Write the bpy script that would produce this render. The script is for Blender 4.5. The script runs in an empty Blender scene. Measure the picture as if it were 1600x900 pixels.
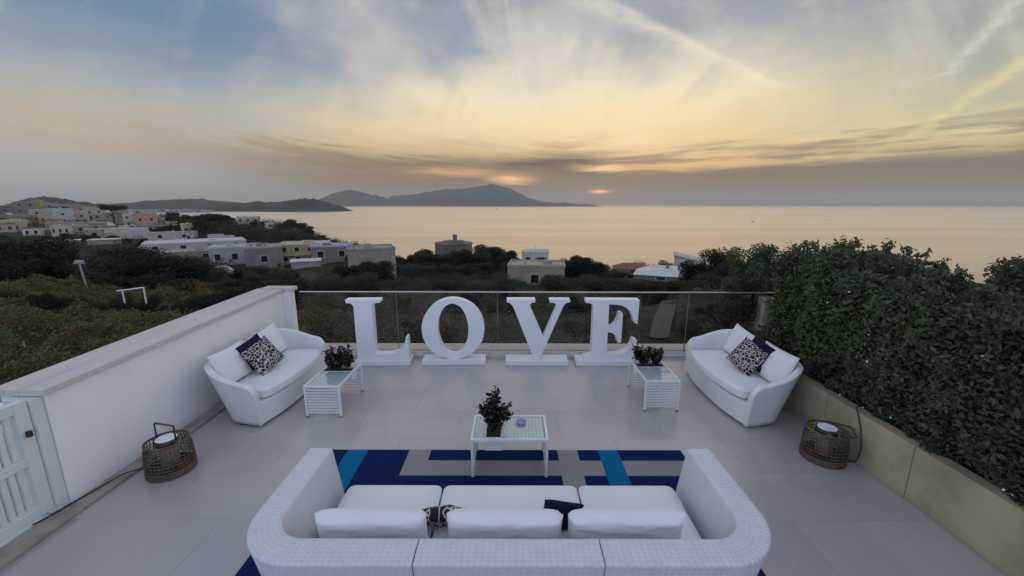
import bpy, bmesh, math, random
import numpy as np
from mathutils import Vector, Matrix, noise as mnoise
from mathutils.geometry import tessellate_polygon

random.seed(7)
rng = np.random.default_rng(11)
R = math.radians
PI = math.pi
scene = bpy.context.scene
COL = scene.collection

# ------------------------------------------------------------------ camera
CAM_Z, FPX, PITCH = 2.6, 620.0, R(11.89)
SEA_Z = -50.0
cam = bpy.data.cameras.new('camera')
cam.sensor_width = 36.0
cam.lens = FPX / 1600 * 36
cam.clip_start = 0.05
cam.clip_end = 90000
camo = bpy.data.objects.new('camera', cam)
COL.objects.link(camo)
camo.location = (0, 0, CAM_Z)
camo.rotation_mode = 'XYZ'
camo.matrix_world = Matrix.Translation((0, 0, CAM_Z)) @ Matrix.Rotation(R(90) - PITCH, 4, 'X') @ Matrix.Rotation(R(0.12), 4, 'Z')
scene.camera = camo
scene.view_settings.view_transform = 'Standard'
scene.view_settings.look = 'None'
scene.view_settings.exposure = 0.18
scene.view_settings.gamma = 1.0
scene.render.engine = 'CYCLES'
scene.cycles.use_denoising = True
scene.cycles.max_bounces = 8
scene.cycles.diffuse_bounces = 3
scene.cycles.glossy_bounces = 3
scene.cycles.transparent_max_bounces = 12
scene.cycles.volume_bounces = 0
scene.cycles.caustics_reflective = False
scene.cycles.caustics_refractive = False


def at(x, y, Y):
    """point seen at photograph pixel (x, y), Y metres in front of the camera"""
    v = y - 450.0
    D = FPX * math.sin(PITCH) + v * math.cos(PITCH)
    F = FPX * math.cos(PITCH) - v * math.sin(PITCH)
    return Vector((Y * (x - 800) / F, Y, CAM_Z - Y * D / F))


def lin(c):
    return tuple(((v / 255) / 12.92 if v / 255 <= 0.04045 else ((v / 255 + 0.055) / 1.055) ** 2.4) for v in c)


# ------------------------------------------------------------------ node helper
class NT:
    def __init__(self, tree):
        self.t = tree
        self.n = tree.nodes
        self.l = tree.links

    def new(self, kind, **kw):
        nd = self.n.new(kind)
        for k, v in kw.items():
            setattr(nd, k, v)
        return nd

    def put(self, sock, val):
        if hasattr(val, 'is_output'):
            self.l.new(val, sock)
        elif val is not None:
            if isinstance(val, (tuple, list)) and len(val) == 3 and sock.type == 'RGBA':
                val = (*val, 1)
            sock.default_value = val

    def m(self, op, a, b=None, c=None, clamp=False):
        nd = self.new('ShaderNodeMath', operation=op, use_clamp=clamp)
        self.put(nd.inputs[0], a)
        self.put(nd.inputs[1], b)
        self.put(nd.inputs[2], c)
        return nd.outputs[0]

    def add(self, a, b): return self.m('ADD', a, b)
    def sub(self, a, b): return self.m('SUBTRACT', a, b)
    def mul(self, a, b): return self.m('MULTIPLY', a, b)
    def div(self, a, b): return self.m('DIVIDE', a, b)

    def smooth(self, x, a, b):
        nd = self.new('ShaderNodeMapRange', interpolation_type='SMOOTHSTEP')
        self.put(nd.inputs[0], x)
        nd.inputs[1].default_value = a
        nd.inputs[2].default_value = b
        nd.inputs[3].default_value = 0
        nd.inputs[4].default_value = 1
        return nd.outputs[0]

    def vec(self, x, y, z=0.0):
        nd = self.new('ShaderNodeCombineXYZ')
        self.put(nd.inputs[0], x); self.put(nd.inputs[1], y); self.put(nd.inputs[2], z)
        return nd.outputs[0]

    def noise(self, v, scale=1.0, detail=3.0, rough=0.5, dist=0.0, color=False):
        nd = self.new('ShaderNodeTexNoise')
        self.put(nd.inputs['Vector'], v)
        nd.inputs['Scale'].default_value = scale
        nd.inputs['Detail'].default_value = detail
        nd.inputs['Roughness'].default_value = rough
        nd.inputs['Distortion'].default_value = dist
        return nd.outputs['Color' if color else 'Fac']

    def mix(self, f, a, b, blend='MIX'):
        nd = self.new('ShaderNodeMix', data_type='RGBA', blend_type=blend)
        self.put(nd.inputs[0], f); self.put(nd.inputs[6], a); self.put(nd.inputs[7], b)
        return nd.outputs[2]

    def ramp(self, f, stops):
        nd = self.new('ShaderNodeValToRGB')
        self.put(nd.inputs[0], f)
        e = nd.color_ramp.elements
        while len(e) > 1:
            e.remove(e[-1])
        e[0].position = stops[0][0]; e[0].color = (*stops[0][1], 1)
        for p, c in stops[1:]:
            k = e.new(p); k.color = (*c, 1)
        return nd.outputs[0]

    def bump(self, h, strength=0.3, dist=0.01):
        nd = self.new('ShaderNodeBump')
        nd.inputs['Strength'].default_value = strength
        nd.inputs['Distance'].default_value = dist
        self.put(nd.inputs['Height'], h)
        return nd.outputs[0]


# ------------------------------------------------------------------ world: sunset sky
SUN_AZ, SUN_EL = R(12), R(5)
sun_dir = Vector((math.sin(SUN_AZ) * math.cos(SUN_EL), math.cos(SUN_AZ) * math.cos(SUN_EL), math.sin(SUN_EL)))
world = bpy.data.worlds.new('World')
scene.world = world
world.use_nodes = True
W = NT(world.node_tree)
W.n.clear()


def build_world():
    tc = W.new('ShaderNodeTexCoord').outputs['Generated']
    sp = W.new('ShaderNodeSeparateXYZ')
    W.put(sp.inputs[0], tc)
    dx, dy, dz = sp.outputs
    az = W.mul(W.m('ARCTAN2', dx, dy), 180 / PI)
    el = W.mul(W.m('ARCSINE', dz), 180 / PI)
    # soft large warp so that nothing is a clean gradient
    wv = W.noise(W.vec(W.mul(az, 0.05), W.mul(el, 0.13), 3.1), 1.0, 4, 0.55, color=True)
    ws = W.new('ShaderNodeSeparateXYZ'); W.put(ws.inputs[0], wv)
    fine = W.noise(W.vec(W.add(W.mul(az, 0.12), W.mul(el, 0.1)), W.mul(el, 0.55), 9.0), 1.0, 6, 0.62, 0.6)
    elw = W.add(el, W.mul(W.sub(ws.outputs[0], 0.5), W.smooth(el, 2.0, 12.0) if False else 5.0))
    elw = W.add(elw, W.mul(W.sub(fine, 0.5), 3.0))
    e01 = W.m('DIVIDE', W.m('MAXIMUM', elw, 0.0), 30.0, clamp=True)

    def rp(st):
        return W.ramp(e01, [(e / 30.0, lin(c)) for e, c in st])
    mid = rp([(0, (146, 134, 128)), (2, (144, 126, 116)), (4.0, (172, 138, 108)), (6, (214, 174, 118)), (8, (242, 206, 148)),
              (10.5, (242, 216, 164)), (13.5, (240, 226, 194)), (16.5, (216, 208, 188)), (20.5, (168, 171, 175)), (24, (148, 153, 161)), (30, (152, 160, 172))])
    left = rp([(0, (172, 174, 176)), (3, (174, 170, 166)), (5, (180, 167, 152)), (7, (186, 172, 150)), (9.5, (178, 174, 162)),
               (12, (168, 172, 172)), (15, (136, 152, 166)), (18, (110, 136, 162)), (22, (104, 130, 162)), (30, (130, 152, 184))])
    right = rp([(0, (144, 144, 140)), (2.0, (138, 134, 128)), (3.6, (150, 142, 128)), (5.4, (206, 186, 136)), (7, (218, 204, 156)),
                (9.5, (184, 182, 154)), (13, (164, 167, 156)), (17, (152, 157, 156)), (24, (142, 149, 156)), (30, (150, 158, 172))])
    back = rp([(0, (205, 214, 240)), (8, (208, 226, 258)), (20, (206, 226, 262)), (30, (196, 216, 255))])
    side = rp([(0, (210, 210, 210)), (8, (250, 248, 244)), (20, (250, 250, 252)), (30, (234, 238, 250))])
    c = W.mix(W.smooth(az, -4.0, -38.0), mid, left)
    c = W.mix(W.smooth(az, 20.0, 48.0), c, right)
    # sky beside and behind brightened to light the terrace, pale blue overhead
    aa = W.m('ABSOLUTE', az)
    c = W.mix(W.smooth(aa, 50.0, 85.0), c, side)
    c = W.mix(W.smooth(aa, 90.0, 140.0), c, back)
    c = W.mix(W.smooth(el, 25.0, 62.0), c, lin((147, 158, 182)))
    front = W.smooth(W.m('ABSOLUTE', az), 95.0, 60.0)

    # fan of cirrus streaks that runs out from the hidden sun
    px = W.sub(az, 8.0)
    py = W.add(el, 3.0)
    th = W.m('ARCTAN2', px, py)
    rr = W.m('SQRT', W.add(W.mul(px, px), W.mul(py, py)))
    f1 = W.noise(W.vec(W.add(W.mul(th, 1.5), W.mul(rr, 0.01)), W.mul(rr, 0.11), 5.2), 1.0, 6, 0.55, 1.6)
    f2 = W.noise(W.vec(W.add(W.mul(az, 0.05), W.mul(el, 0.05)), W.mul(el, 0.22), 4.4), 1.0, 6, 0.6, 1.2)
    f3 = W.noise(W.vec(W.mul(th, 4.2), W.mul(rr, 0.05), 8.8), 1.0, 5, 0.6, 0.8)
    fan = W.add(W.add(W.mul(W.sub(f1, 0.5), 1.1), W.mul(W.sub(f2, 0.5), 0.45)), W.mul(W.mul(W.sub(f3, 0.5), 1.3), W.smooth(W.m('ABSOLUTE', px), 42.0, 12.0)))
    fan = W.mul(fan, W.mul(W.smooth(el, 5.0, 13.0), W.smooth(el, 60.0, 26.0)))
    fan = W.mul(fan, front)
    c = W.mix(W.m('MULTIPLY', W.m('MAXIMUM', fan, 0.0), 1.25, clamp=True), c, lin((238, 226, 200)))
    c = W.mix(W.m('MULTIPLY', W.m('MAXIMUM', W.mul(fan, -1.0), 0.0), 1.1, clamp=True), c, lin((132, 146, 166)))

    # long flat cloud bars above the horizon
    elc = W.div(el, W.add(1.0, W.add(W.mul(W.m('MAXIMUM', W.sub(7.0, az), 0.0), 0.020), W.mul(W.m('MAXIMUM', W.sub(az, 7.0), 0.0), 0.006))))
    b1 = W.noise(W.vec(W.mul(az, 0.05), W.mul(elc, 0.72), 7.7), 1.0, 6, 0.6, 0.7)
    b2 = W.noise(W.vec(W.mul(az, 0.13), W.mul(elc, 1.7), 2.3), 1.0, 5, 0.62, 0.6)
    bars = W.add(W.mul(b1, 0.62), W.mul(b2, 0.38))
    band = W.mul(W.smooth(el, 1.0, 3.0), W.smooth(el, 10.5, 5.0))
    band = W.mul(band, W.mul(W.smooth(az, -42.0, -8.0), front))
    dark = W.mul(W.smooth(bars, 0.47, 0.60), band)
    c = W.mix(W.mul(dark, 0.9), c, lin((128, 106, 94)))
    lite = W.mul(W.smooth(bars, 0.49, 0.38), W.mul(band, W.smooth(el, 3.0, 5.0)))
    c = W.mix(W.mul(lite, 0.7), c, lin((255, 208, 130)))
    # heavier grey bank right over the island, veils and clear gaps higher up
    def blob(a0, e0, sa, se, wob=0.0):
        q = W.add(W.m('POWER', W.div(W.sub(az, a0), sa), 2.0), W.m('POWER', W.div(W.sub(W.add(el, W.mul(W.sub(b2, 0.5), wob)), e0), se), 2.0))
        return W.m('EXPONENT', W.mul(q, -1.0))
    kv = W.noise(W.vec(W.mul(az, 0.075), W.mul(el, 0.16), 12.3), 1.0, 3, 0.5, 0.5, color=True)
    ks = W.new('ShaderNodeSeparateXYZ'); W.put(ks.inputs[0], kv)
    azv = W.add(az, W.mul(W.sub(ks.outputs[0], 0.5), 17.0))
    elv = W.add(el, W.mul(W.sub(ks.outputs[1], 0.5), 8.5))

    def veil(a0, e0, sa, se, tilt=0.0):
        da = W.sub(azv, a0); de = W.sub(elv, e0)
        da = W.sub(da, W.mul(de, tilt))
        q = W.add(W.m('POWER', W.div(da, sa), 2.0), W.m('POWER', W.div(de, se), 2.0))
        return W.m('EXPONENT', W.mul(q, -1.0))
    for a0, e0, sa, se, tl, col, amt in ((-31, 17.5, 13, 4.5, 0.0, (98, 124, 156), .62), (-8.5, 21.0, 5.0, 5.0, -.5, (122, 138, 164), .70),
                                         (-19, 18.5, 4.5, 8.0, -.35, (196, 192, 184), .55), (4, 18.5, 6.0, 6.5, .35, (214, 207, 196), .5),
                                         (17.5, 16.8, 4.5, 2.4, .6, (166, 167, 170), .45), (25, 21.5, 7.0, 2.2, 1.0, (142, 149, 160), .50),
                                         (15, 11.0, 24, 3.6, 0.0, (250, 225, 178), .60), (-12, 10.0, 12, 2.6, 0.0, (240, 214, 166), .45), (33, 9.0, 10, 1.6, 0.0, (222, 204, 152), .35)):
        c = W.mix(W.mul(veil(a0, e0, sa, se, tl), amt), c, lin(col))
    c = W.mix(W.m('MULTIPLY', blob(5.5, 4.5, 9.0, 1.7, 3.0), 1.8, clamp=True), c, lin((84, 72, 66)))
    c = W.mix(W.mul(blob(-7.0, 5.6, 6.0, 0.8, 3.0), 0.55), c, lin((110, 94, 82)))
    c = W.mix(W.mul(blob(30.0, 2.2, 30.0, 1.7, 2.0), 0.75), c, lin((130, 114, 106)))
    c = W.mix(W.mul(blob(-9.0, 7.0, 8.0, 1.4, 4.0), 0.35), c, lin((150, 132, 116)))
    bank = W.smooth(W.add(elc, W.add(W.mul(W.sub(b1, 0.5), 5.0), W.mul(W.sub(b2, 0.5), 3.5))), 4.7, 3.2)
    c = W.mix(W.mul(bank, W.mul(W.mul(W.smooth(az, -50.0, -14.0), front), 0.86)), c, lin((116, 97, 70)))
    # glowing rims and the slit of the sun
    c = W.mix(W.mul(blob(-0.2, 3.45, 2.8, 0.55, 1.4), 1.0), c, (1.15, .64, .30))
    c = W.mix(W.mul(blob(-8.0, 4.3, 6.0, 0.5, 2.2), 0.75), c, lin((244, 180, 122)))
    c = W.mix(W.mul(blob(12.8, 4.9, 3.4, 0.4, 2.4), 0.9), c, (1.15, .72, .34))
    c = W.mix(W.mul(blob(22.0, 4.9, 8.0, 0.5, 1.6), 0.8), c, lin((255, 196, 122)))
    c = W.mix(W.mul(blob(36.0, 5.0, 12.0, 0.35, 1.4), 0.6), c, lin((240, 206, 140)))
    c = W.mix(blob(12.0, 1.75, 1.15, 0.24, 0.5), c, (2.1, 0.80, 0.36))

    # contrails: straight lines on a flat cloud layer
    zz = W.m('MAXIMUM', dz, 0.03)
    u = W.div(dx, zz); w_ = W.div(dy, zz)

    def plane(x, y):
        d = at(x, y, 1.0) - Vector((0, 0, CAM_Z))
        return d.x / d.z, d.y / d.z

    def trail(p0, p1, wid, col, amt, fade0=0.12, fade1=0.12, wob=0.25):
        a = plane(*p0); b = plane(*p1)
        L = math.hypot(b[0] - a[0], b[1] - a[1])
        tx, ty = (b[0] - a[0]) / L, (b[1] - a[1]) / L
        ru = W.sub(u, a[0]); rw = W.sub(w_, a[1])
        s = W.div(W.add(W.mul(ru, tx), W.mul(rw, ty)), L)
        d = W.add(W.mul(ru, -ty), W.mul(rw, tx))
        nn = W.noise(W.vec(W.mul(s, 7.0), W.mul(d, 1.0 / wid * 0.35), p0[0]), 1.0, 4, 0.6)
        d = W.add(d, W.mul(W.sub(nn, 0.5), wid * wob * 6))
        g = W.m('EXPONENT', W.mul(W.m('POWER', W.div(d, wid), 2.0), -1.0))
        g = W.mul(g, W.mul(W.smooth(s, -fade0, fade0), W.smooth(s, 1 + fade1, 1 - fade1)))
        return W.mul(W.mul(g, W.smooth(nn, 0.25, 0.6)), amt), col
    for tr in (trail((860, -20), (1215, 136), 0.07, lin((244, 230, 204)), 0.42),
               trail((900, -20), (1215, 132), 0.035, lin((248, 236, 210)), 0.30),
               trail((1640, 70), (1425, 212), 0.10, lin((230, 216, 150)), 0.7, 0.1, 0.16),
               trail((1440, 200), (1330, 250), 0.16, lin((222, 200, 140)), 0.5, 0.1, 0.2),
               trail((1620, -30), (1478, 112), 0.05, lin((216, 214, 196)), 0.6),
               trail((1500, 108), (1440, 124), 0.05, lin((214, 214, 196)), 0.4)):
        c = W.mix(W.mul(tr[0], W.smooth(dz, 0.02, 0.08)), c, tr[1])

    # a share of clear-air sky between the cloud
    sk = W.new('ShaderNodeTexSky', sky_type='NISHITA')
    sk.sun_disc = False
    sk.sun_elevation = SUN_EL
    sk.sun_rotation = SUN_AZ
    sk.altitude = 60
    clear = W.mix(1.0, sk.outputs[0], (0.09, 0.09, 0.09), 'MULTIPLY')
    c = W.mix(0.02, c, clear)
    # below the horizon the world is only ever hidden behind sea and land
    c = W.mix(W.smooth(el, 0.0, -4.0), c, lin((120, 122, 126)))
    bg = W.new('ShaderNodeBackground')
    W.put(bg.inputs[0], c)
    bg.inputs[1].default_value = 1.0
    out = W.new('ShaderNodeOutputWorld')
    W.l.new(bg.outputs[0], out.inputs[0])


build_world()

sun = bpy.data.lights.new('sun', 'SUN')
sun.energy = 0.5
sun.angle = R(100)
sun.color = (1.0, 0.74, 0.50)
suno = bpy.data.objects.new('sun', sun)
COL.objects.link(suno)
suno.rotation_euler = (-sun_dir).to_track_quat('-Z', 'Y').to_euler()


# ------------------------------------------------------------------ materials
MATS = {}


def mat(name, col, rough=0.6, var=0.0, vscale=4.0, bump=0.0, bscale=30.0, bdist=0.005, spec=0.5, metal=0.0, col2=None, stretch=None, uv=False):
    if name in MATS:
        return MATS[name]
    m = bpy.data.materials.new(name)
    m.use_nodes = True
    T = NT(m.node_tree)
    p = T.n['Principled BSDF']
    p.inputs['Roughness'].default_value = rough
    p.inputs['Specular IOR Level'].default_value = spec
    p.inputs['Metallic'].default_value = metal
    tc = T.new('ShaderNodeTexCoord').outputs['UV' if uv else 'Object']
    if stretch:
        mp = T.new('ShaderNodeMapping')
        T.put(mp.inputs[0], tc)
        mp.inputs['Scale'].default_value = stretch
        tc = mp.outputs[0]
    if var > 0:
        n = T.noise(tc, vscale, 5, 0.6)
        a = tuple(max(0, v * (1 - var)) for v in col)
        b = col2 or tuple(min(1, v * (1 + var)) for v in col)
        T.put(p.inputs['Base Color'], T.mix(T.smooth(n, 0.3, 0.7), a, b))
    else:
        p.inputs['Base Color'].default_value = (*col, 1)
    if bump > 0:
        T.put(p.inputs['Normal'], T.bump(T.noise(tc, bscale, 5, 0.6), bump, bdist))
    MATS[name] = m
    return m


def leaf_mat(name, c1, c2, c3=None, rough=0.5, spec=0.35, cs=0.6):
    m = bpy.data.materials.new(name)
    m.use_nodes = True
    T = NT(m.node_tree)
    p = T.n['Principled BSDF']
    geo = T.new('ShaderNodeNewGeometry')
    oi = T.new('ShaderNodeObjectInfo')
    big = T.noise(geo.outputs['Position'], cs, 3, 0.6)
    f = T.add(T.mul(geo.outputs['Random Per Island'], 0.5), T.mul(T.smooth(big, 0.3, 0.7), 0.5))
    c = T.mix(f, c1, c2)
    if c3:
        n2 = T.noise(geo.outputs['Position'], cs * 0.55, 2, 0.5)
        c = T.mix(T.smooth(n2, 0.50, 0.66), c, c3)
    c = T.mix(T.mul(oi.outputs['Random'], 0.35), c, tuple(v * 0.6 for v in c1))
    T.put(p.inputs['Base Color'], c)
    p.inputs['Roughness'].default_value = rough
    p.inputs['Specular IOR Level'].default_value = spec
    tr = T.new('ShaderNodeBsdfTranslucent')
    T.put(tr.inputs[0], c)
    mx = T.new('ShaderNodeMixShader')
    mx.inputs[0].default_value = 0.25
    T.l.new(p.outputs[0], mx.inputs[1]); T.l.new(tr.outputs[0], mx.inputs[2])
    T.l.new(mx.outputs[0], T.n['Material Output'].inputs[0])
    return m


def tile_mat():
    m = bpy.data.materials.new('porcelain_tile')
    m.use_nodes = True
    T = NT(m.node_tree)
    p = T.n['Principled BSDF']
    g = T.new('ShaderNodeNewGeometry').outputs['Position']
    oi = T.new('ShaderNodeObjectInfo').outputs['Random']
    a = T.noise(g, 0.8, 5, 0.6)
    b = T.noise(g, 6.0, 6, 0.7)
    st = T.smooth(T.noise(g, 1.7, 3, 0.5, 0.2), 0.45, 0.8)
    c = T.mix(T.smooth(a, 0.3, 0.7), (0.455, 0.435, 0.415), (0.505, 0.48, 0.455))
    c = T.mix(T.mul(b, 0.22), c, (0.37, 0.355, 0.34))
    c = T.mix(T.mul(st, 0.30), c, (0.31, 0.30, 0.29))
    c = T.mix(T.mul(oi, 0.30), c, (0.31, 0.305, 0.305))
    T.put(p.inputs['Base Color'], c)
    p.inputs['Specular IOR Level'].default_value = 0.95
    T.put(p.inputs['Roughness'], T.add(0.19, T.add(T.mul(a, 0.06), T.mul(st, 0.05))))
    T.put(p.inputs['Normal'], T.bump(b, 0.03, 0.001))
    return m


M_FLOOR = tile_mat()
M_GROUT = mat('grout', (0.34, 0.335, 0.33), 0.9)
def plaster_mat():
    m = bpy.data.materials.new('white_plaster')
    m.use_nodes = True
    T = NT(m.node_tree)
    p = T.n['Principled BSDF']
    p.inputs['Roughness'].default_value = 0.8
    g = T.new('ShaderNodeNewGeometry').outputs['Position']
    sp = T.new('ShaderNodeSeparateXYZ'); T.put(sp.inputs[0], g)
    a = T.noise(g, 1.1, 5, 0.6)
    f = T.noise(g, 55.0, 4, 0.6)
    mp = T.new('ShaderNodeMapping'); mp.inputs['Scale'].default_value = (5, 5, 0.5); T.put(mp.inputs[0], g)
    dr = T.smooth(T.noise(mp.outputs[0], 1.0, 5, 0.65), 0.52, 0.75)
    c = T.mix(T.smooth(a, 0.3, 0.7), (0.82, 0.82, 0.81), (0.87, 0.87, 0.86))
    c = T.mix(T.mul(dr, 0.16), c, (0.55, 0.53, 0.50))
    # splash stains along the floor
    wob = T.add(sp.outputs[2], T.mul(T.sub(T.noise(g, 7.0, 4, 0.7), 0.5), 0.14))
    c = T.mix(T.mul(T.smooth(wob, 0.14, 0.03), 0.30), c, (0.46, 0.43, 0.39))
    T.put(p.inputs['Base Color'], c)
    T.put(p.inputs['Normal'], T.bump(f, 0.16, 0.004))
    return m


M_PLASTER = plaster_mat()
M_COPING = mat('coping_stone', (0.56, 0.535, 0.49), 0.7, 0.10, 3.0, 0.15, 50, 0.003, stretch=(1, 0.2, 1))
M_PLINTH = mat('plinth_stone', (0.33, 0.29, 0.25), 0.75, 0.18, 5.0, 0.1, 60, 0.002)
M_TRAV = mat('travertine', (0.68, 0.62, 0.54), 0.55, 0.10, 6.0, 0.08, 40, 0.002, stretch=(0.25, 2.5, 1))
M_CONC = mat('ochre_concrete', (0.37, 0.335, 0.215), 0.8, 0.22, 1.9, 0.12, 50, 0.003)
M_WHITE = mat('white_lacquer', (0.80, 0.81, 0.83), 0.42, 0.02, 3.0, 0.03, 80, 0.001)
M_METALW = mat('white_metal', (0.76, 0.77, 0.78), 0.35, 0.02, 6)
M_GATE = mat('gate_metal', (0.68, 0.71, 0.70), 0.4, 0.04, 6)
M_WICKER = mat('white_wicker', (0.63, 0.65, 0.69), 0.42, 0.04, 12, 0.25, 260, 0.002)
M_WICKS = mat('white_wicker_fine', (0.77, 0.775, 0.785), 0.45, 0.03, 8, 0.5, 150, 0.003)
M_CUSH = mat('white_fabric', (0.79, 0.80, 0.82), 0.85, 0.02, 5, 0.25, 14, 0.012, spec=0.2)
M_NAVY = mat('navy_fabric', (0.008, 0.011, 0.035), 0.85, 0.2, 30, 0.2, 300, 0.001, spec=0.2)
M_RUGN = mat('rug_navy', (0.006, 0.018, 0.085), 0.95, 0.2, 60, 0.4, 300, 0.002, spec=0.1)
M_RUGC = mat('rug_cyan', (0.004, 0.14, 0.30), 0.95, 0.12, 60, 0.4, 300, 0.002, spec=0.1)
M_RUGG = mat('rug_grey', (0.29, 0.275, 0.27), 0.95, 0.08, 60, 0.4, 300, 0.002, spec=0.1)
M_RATTAN = mat('brown_rattan', (0.115, 0.075, 0.044), 0.6, 0.35, 25)
M_DARK = mat('dark_metal', (0.03, 0.03, 0.032), 0.4, 0.1, 10)
M_STEEL = mat('handrail_metal', (0.50, 0.48, 0.46), 0.35, 0.05, 8, metal=0.7)
M_SOIL = mat('soil', (0.03, 0.022, 0.016), 0.95, 0.4, 40, 0.6, 90, 0.01)
M_BARK = mat('bark', (0.085, 0.065, 0.05), 0.9, 0.3, 8, 0.6, 30, 0.02)
M_PLANTER = mat('white_planter', (0.72, 0.73, 0.75), 0.45, 0.02, 5)
M_ASH = mat('blue_glaze', (0.27, 0.36, 0.50), 0.25, 0.08, 30)
M_DISC = mat('white_diffuser', (0.82, 0.85, 0.90), 0.5, 0.02, 8)
M_WINDOW = mat('dark_window', (0.02, 0.022, 0.026), 0.2)
M_BLADE = mat('black_cable', (0.012, 0.012, 0.013), 0.5)

L_HEDGE = leaf_mat('hedge_leaf', (0.032, 0.054, 0.026), (0.150, 0.176, 0.105), (0.100, 0.158, 0.052), 0.46, 0.38, 1.2)
L_PALE = leaf_mat('pale_shrub_leaf', (0.06, 0.066, 0.045), (0.12, 0.125, 0.09), None, 0.5, 0.4, 2)
L_BRIGHT = leaf_mat('bright_shrub_leaf', (0.035, 0.07, 0.02), (0.075, 0.13, 0.04), None, 0.5, 0.4, 2)
L_POT = leaf_mat('pot_leaf', (0.010, 0.016, 0.010), (0.030, 0.042, 0.024), None, 0.35, 0.5, 8)
L_DARK = leaf_mat('dark_tree_leaf', (0.012, 0.018, 0.013), (0.030, 0.038, 0.024), None, 0.6, 0.25, 0.25)
L_GREEN = leaf_mat('green_tree_leaf', (0.028, 0.042, 0.020), (0.070, 0.085, 0.040), None, 0.6, 0.25, 0.25)
L_OLIVE = leaf_mat('olive_leaf', (0.040, 0.056, 0.042), (0.095, 0.115, 0.088), None, 0.6, 0.25, 0.3)
L_BROWN = leaf_mat('brown_tree_leaf', (0.030, 0.028, 0.018), (0.060, 0.052, 0.034), None, 0.6, 0.25, 0.2)
L_VINE = leaf_mat('vine_leaf', (0.058, 0.080, 0.026), (0.17, 0.18, 0.055), (0.12, 0.070, 0.034), 0.55, 0.3, 0.35)
L_SCRUB = leaf_mat('scrub_leaf', (0.050, 0.060, 0.028), (0.19, 0.175, 0.085), (0.165, 0.125, 0.088), 0.6, 0.3, 0.3)
M_SPECK = mat('speck_white', (0.75, 0.74, 0.70), 0.6)


def glass_mat():
    m = bpy.data.materials.new('smoked_glass')
    m.use_nodes = True
    T = NT(m.node_tree)
    T.n.remove(T.n['Principled BSDF'])
    tr = T.new('ShaderNodeBsdfTransparent'); tr.inputs[0].default_value = (0.86, 0.855, 0.85, 1)
    gl = T.new('ShaderNodeBsdfGlossy'); gl.inputs['Roughness'].default_value = 0.02
    lw = T.new('ShaderNodeFresnel'); lw.inputs[0].default_value = 1.5
    mx = T.new('ShaderNodeMixShader')
    bf = T.new('ShaderNodeNewGeometry').outputs['Backfacing']
    T.put(mx.inputs[0], T.m('MULTIPLY', T.mul(lw.outputs[0], T.sub(1.0, bf)), 1.15, clamp=True))
    T.l.new(tr.outputs[0], mx.inputs[1]); T.l.new(gl.outputs[0], mx.inputs[2])
    T.l.new(mx.outputs[0], T.n['Material Output'].inputs[0])
    return m


M_GLASS = glass_mat()


def table_glass():
    m = bpy.data.materials.new('table_glass')
    m.use_nodes = True
    T = NT(m.node_tree)
    T.n.remove(T.n['Principled BSDF'])
    tr = T.new('ShaderNodeBsdfTransparent'); tr.inputs[0].default_value = (0.93, 0.965, 0.965, 1)
    gl = T.new('ShaderNodeBsdfGlossy'); gl.inputs['Roughness'].default_value = 0.03
    lw = T.new('ShaderNodeFresnel'); lw.inputs[0].default_value = 1.6
    mx = T.new('ShaderNodeMixShader')
    bf = T.new('ShaderNodeNewGeometry').outputs['Backfacing']
    T.put(mx.inputs[0], T.m('MULTIPLY', T.mul(lw.outputs[0], T.sub(1.0, bf)), 1.5, clamp=True))
    T.l.new(tr.outputs[0], mx.inputs[1]); T.l.new(gl.outputs[0], mx.inputs[2])
    T.l.new(mx.outputs[0], T.n['Material Output'].inputs[0])
    return m


M_TGLASS = table_glass()


def pattern_mat(name, scale, dark, light, w):
    m = bpy.data.materials.new(name)
    m.use_nodes = True
    T = NT(m.node_tree)
    p = T.n['Principled BSDF']
    p.inputs['Roughness'].default_value = 0.85
    uv = T.new('ShaderNodeTexCoord').outputs['UV']
    vo = T.new('ShaderNodeTexVoronoi', feature='DISTANCE_TO_EDGE')
    vo.inputs['Scale'].default_value = scale
    vo.inputs['Randomness'].default_value = 0.75
    T.put(vo.inputs['Vector'], uv)
    f = T.smooth(vo.outputs['Distance'], w, w + 0.04)
    T.put(p.inputs['Base Color'], T.mix(f, light, dark))
    return m


M_PATT = pattern_mat('patterned_fabric', 10.0, (0.012, 0.011, 0.013), (0.55, 0.51, 0.46), 0.045)
M_PATT2 = pattern_mat('bold_patterned_fabric', 5.0, (0.012, 0.012, 0.014), (0.62, 0.60, 0.56), 0.035)


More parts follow.
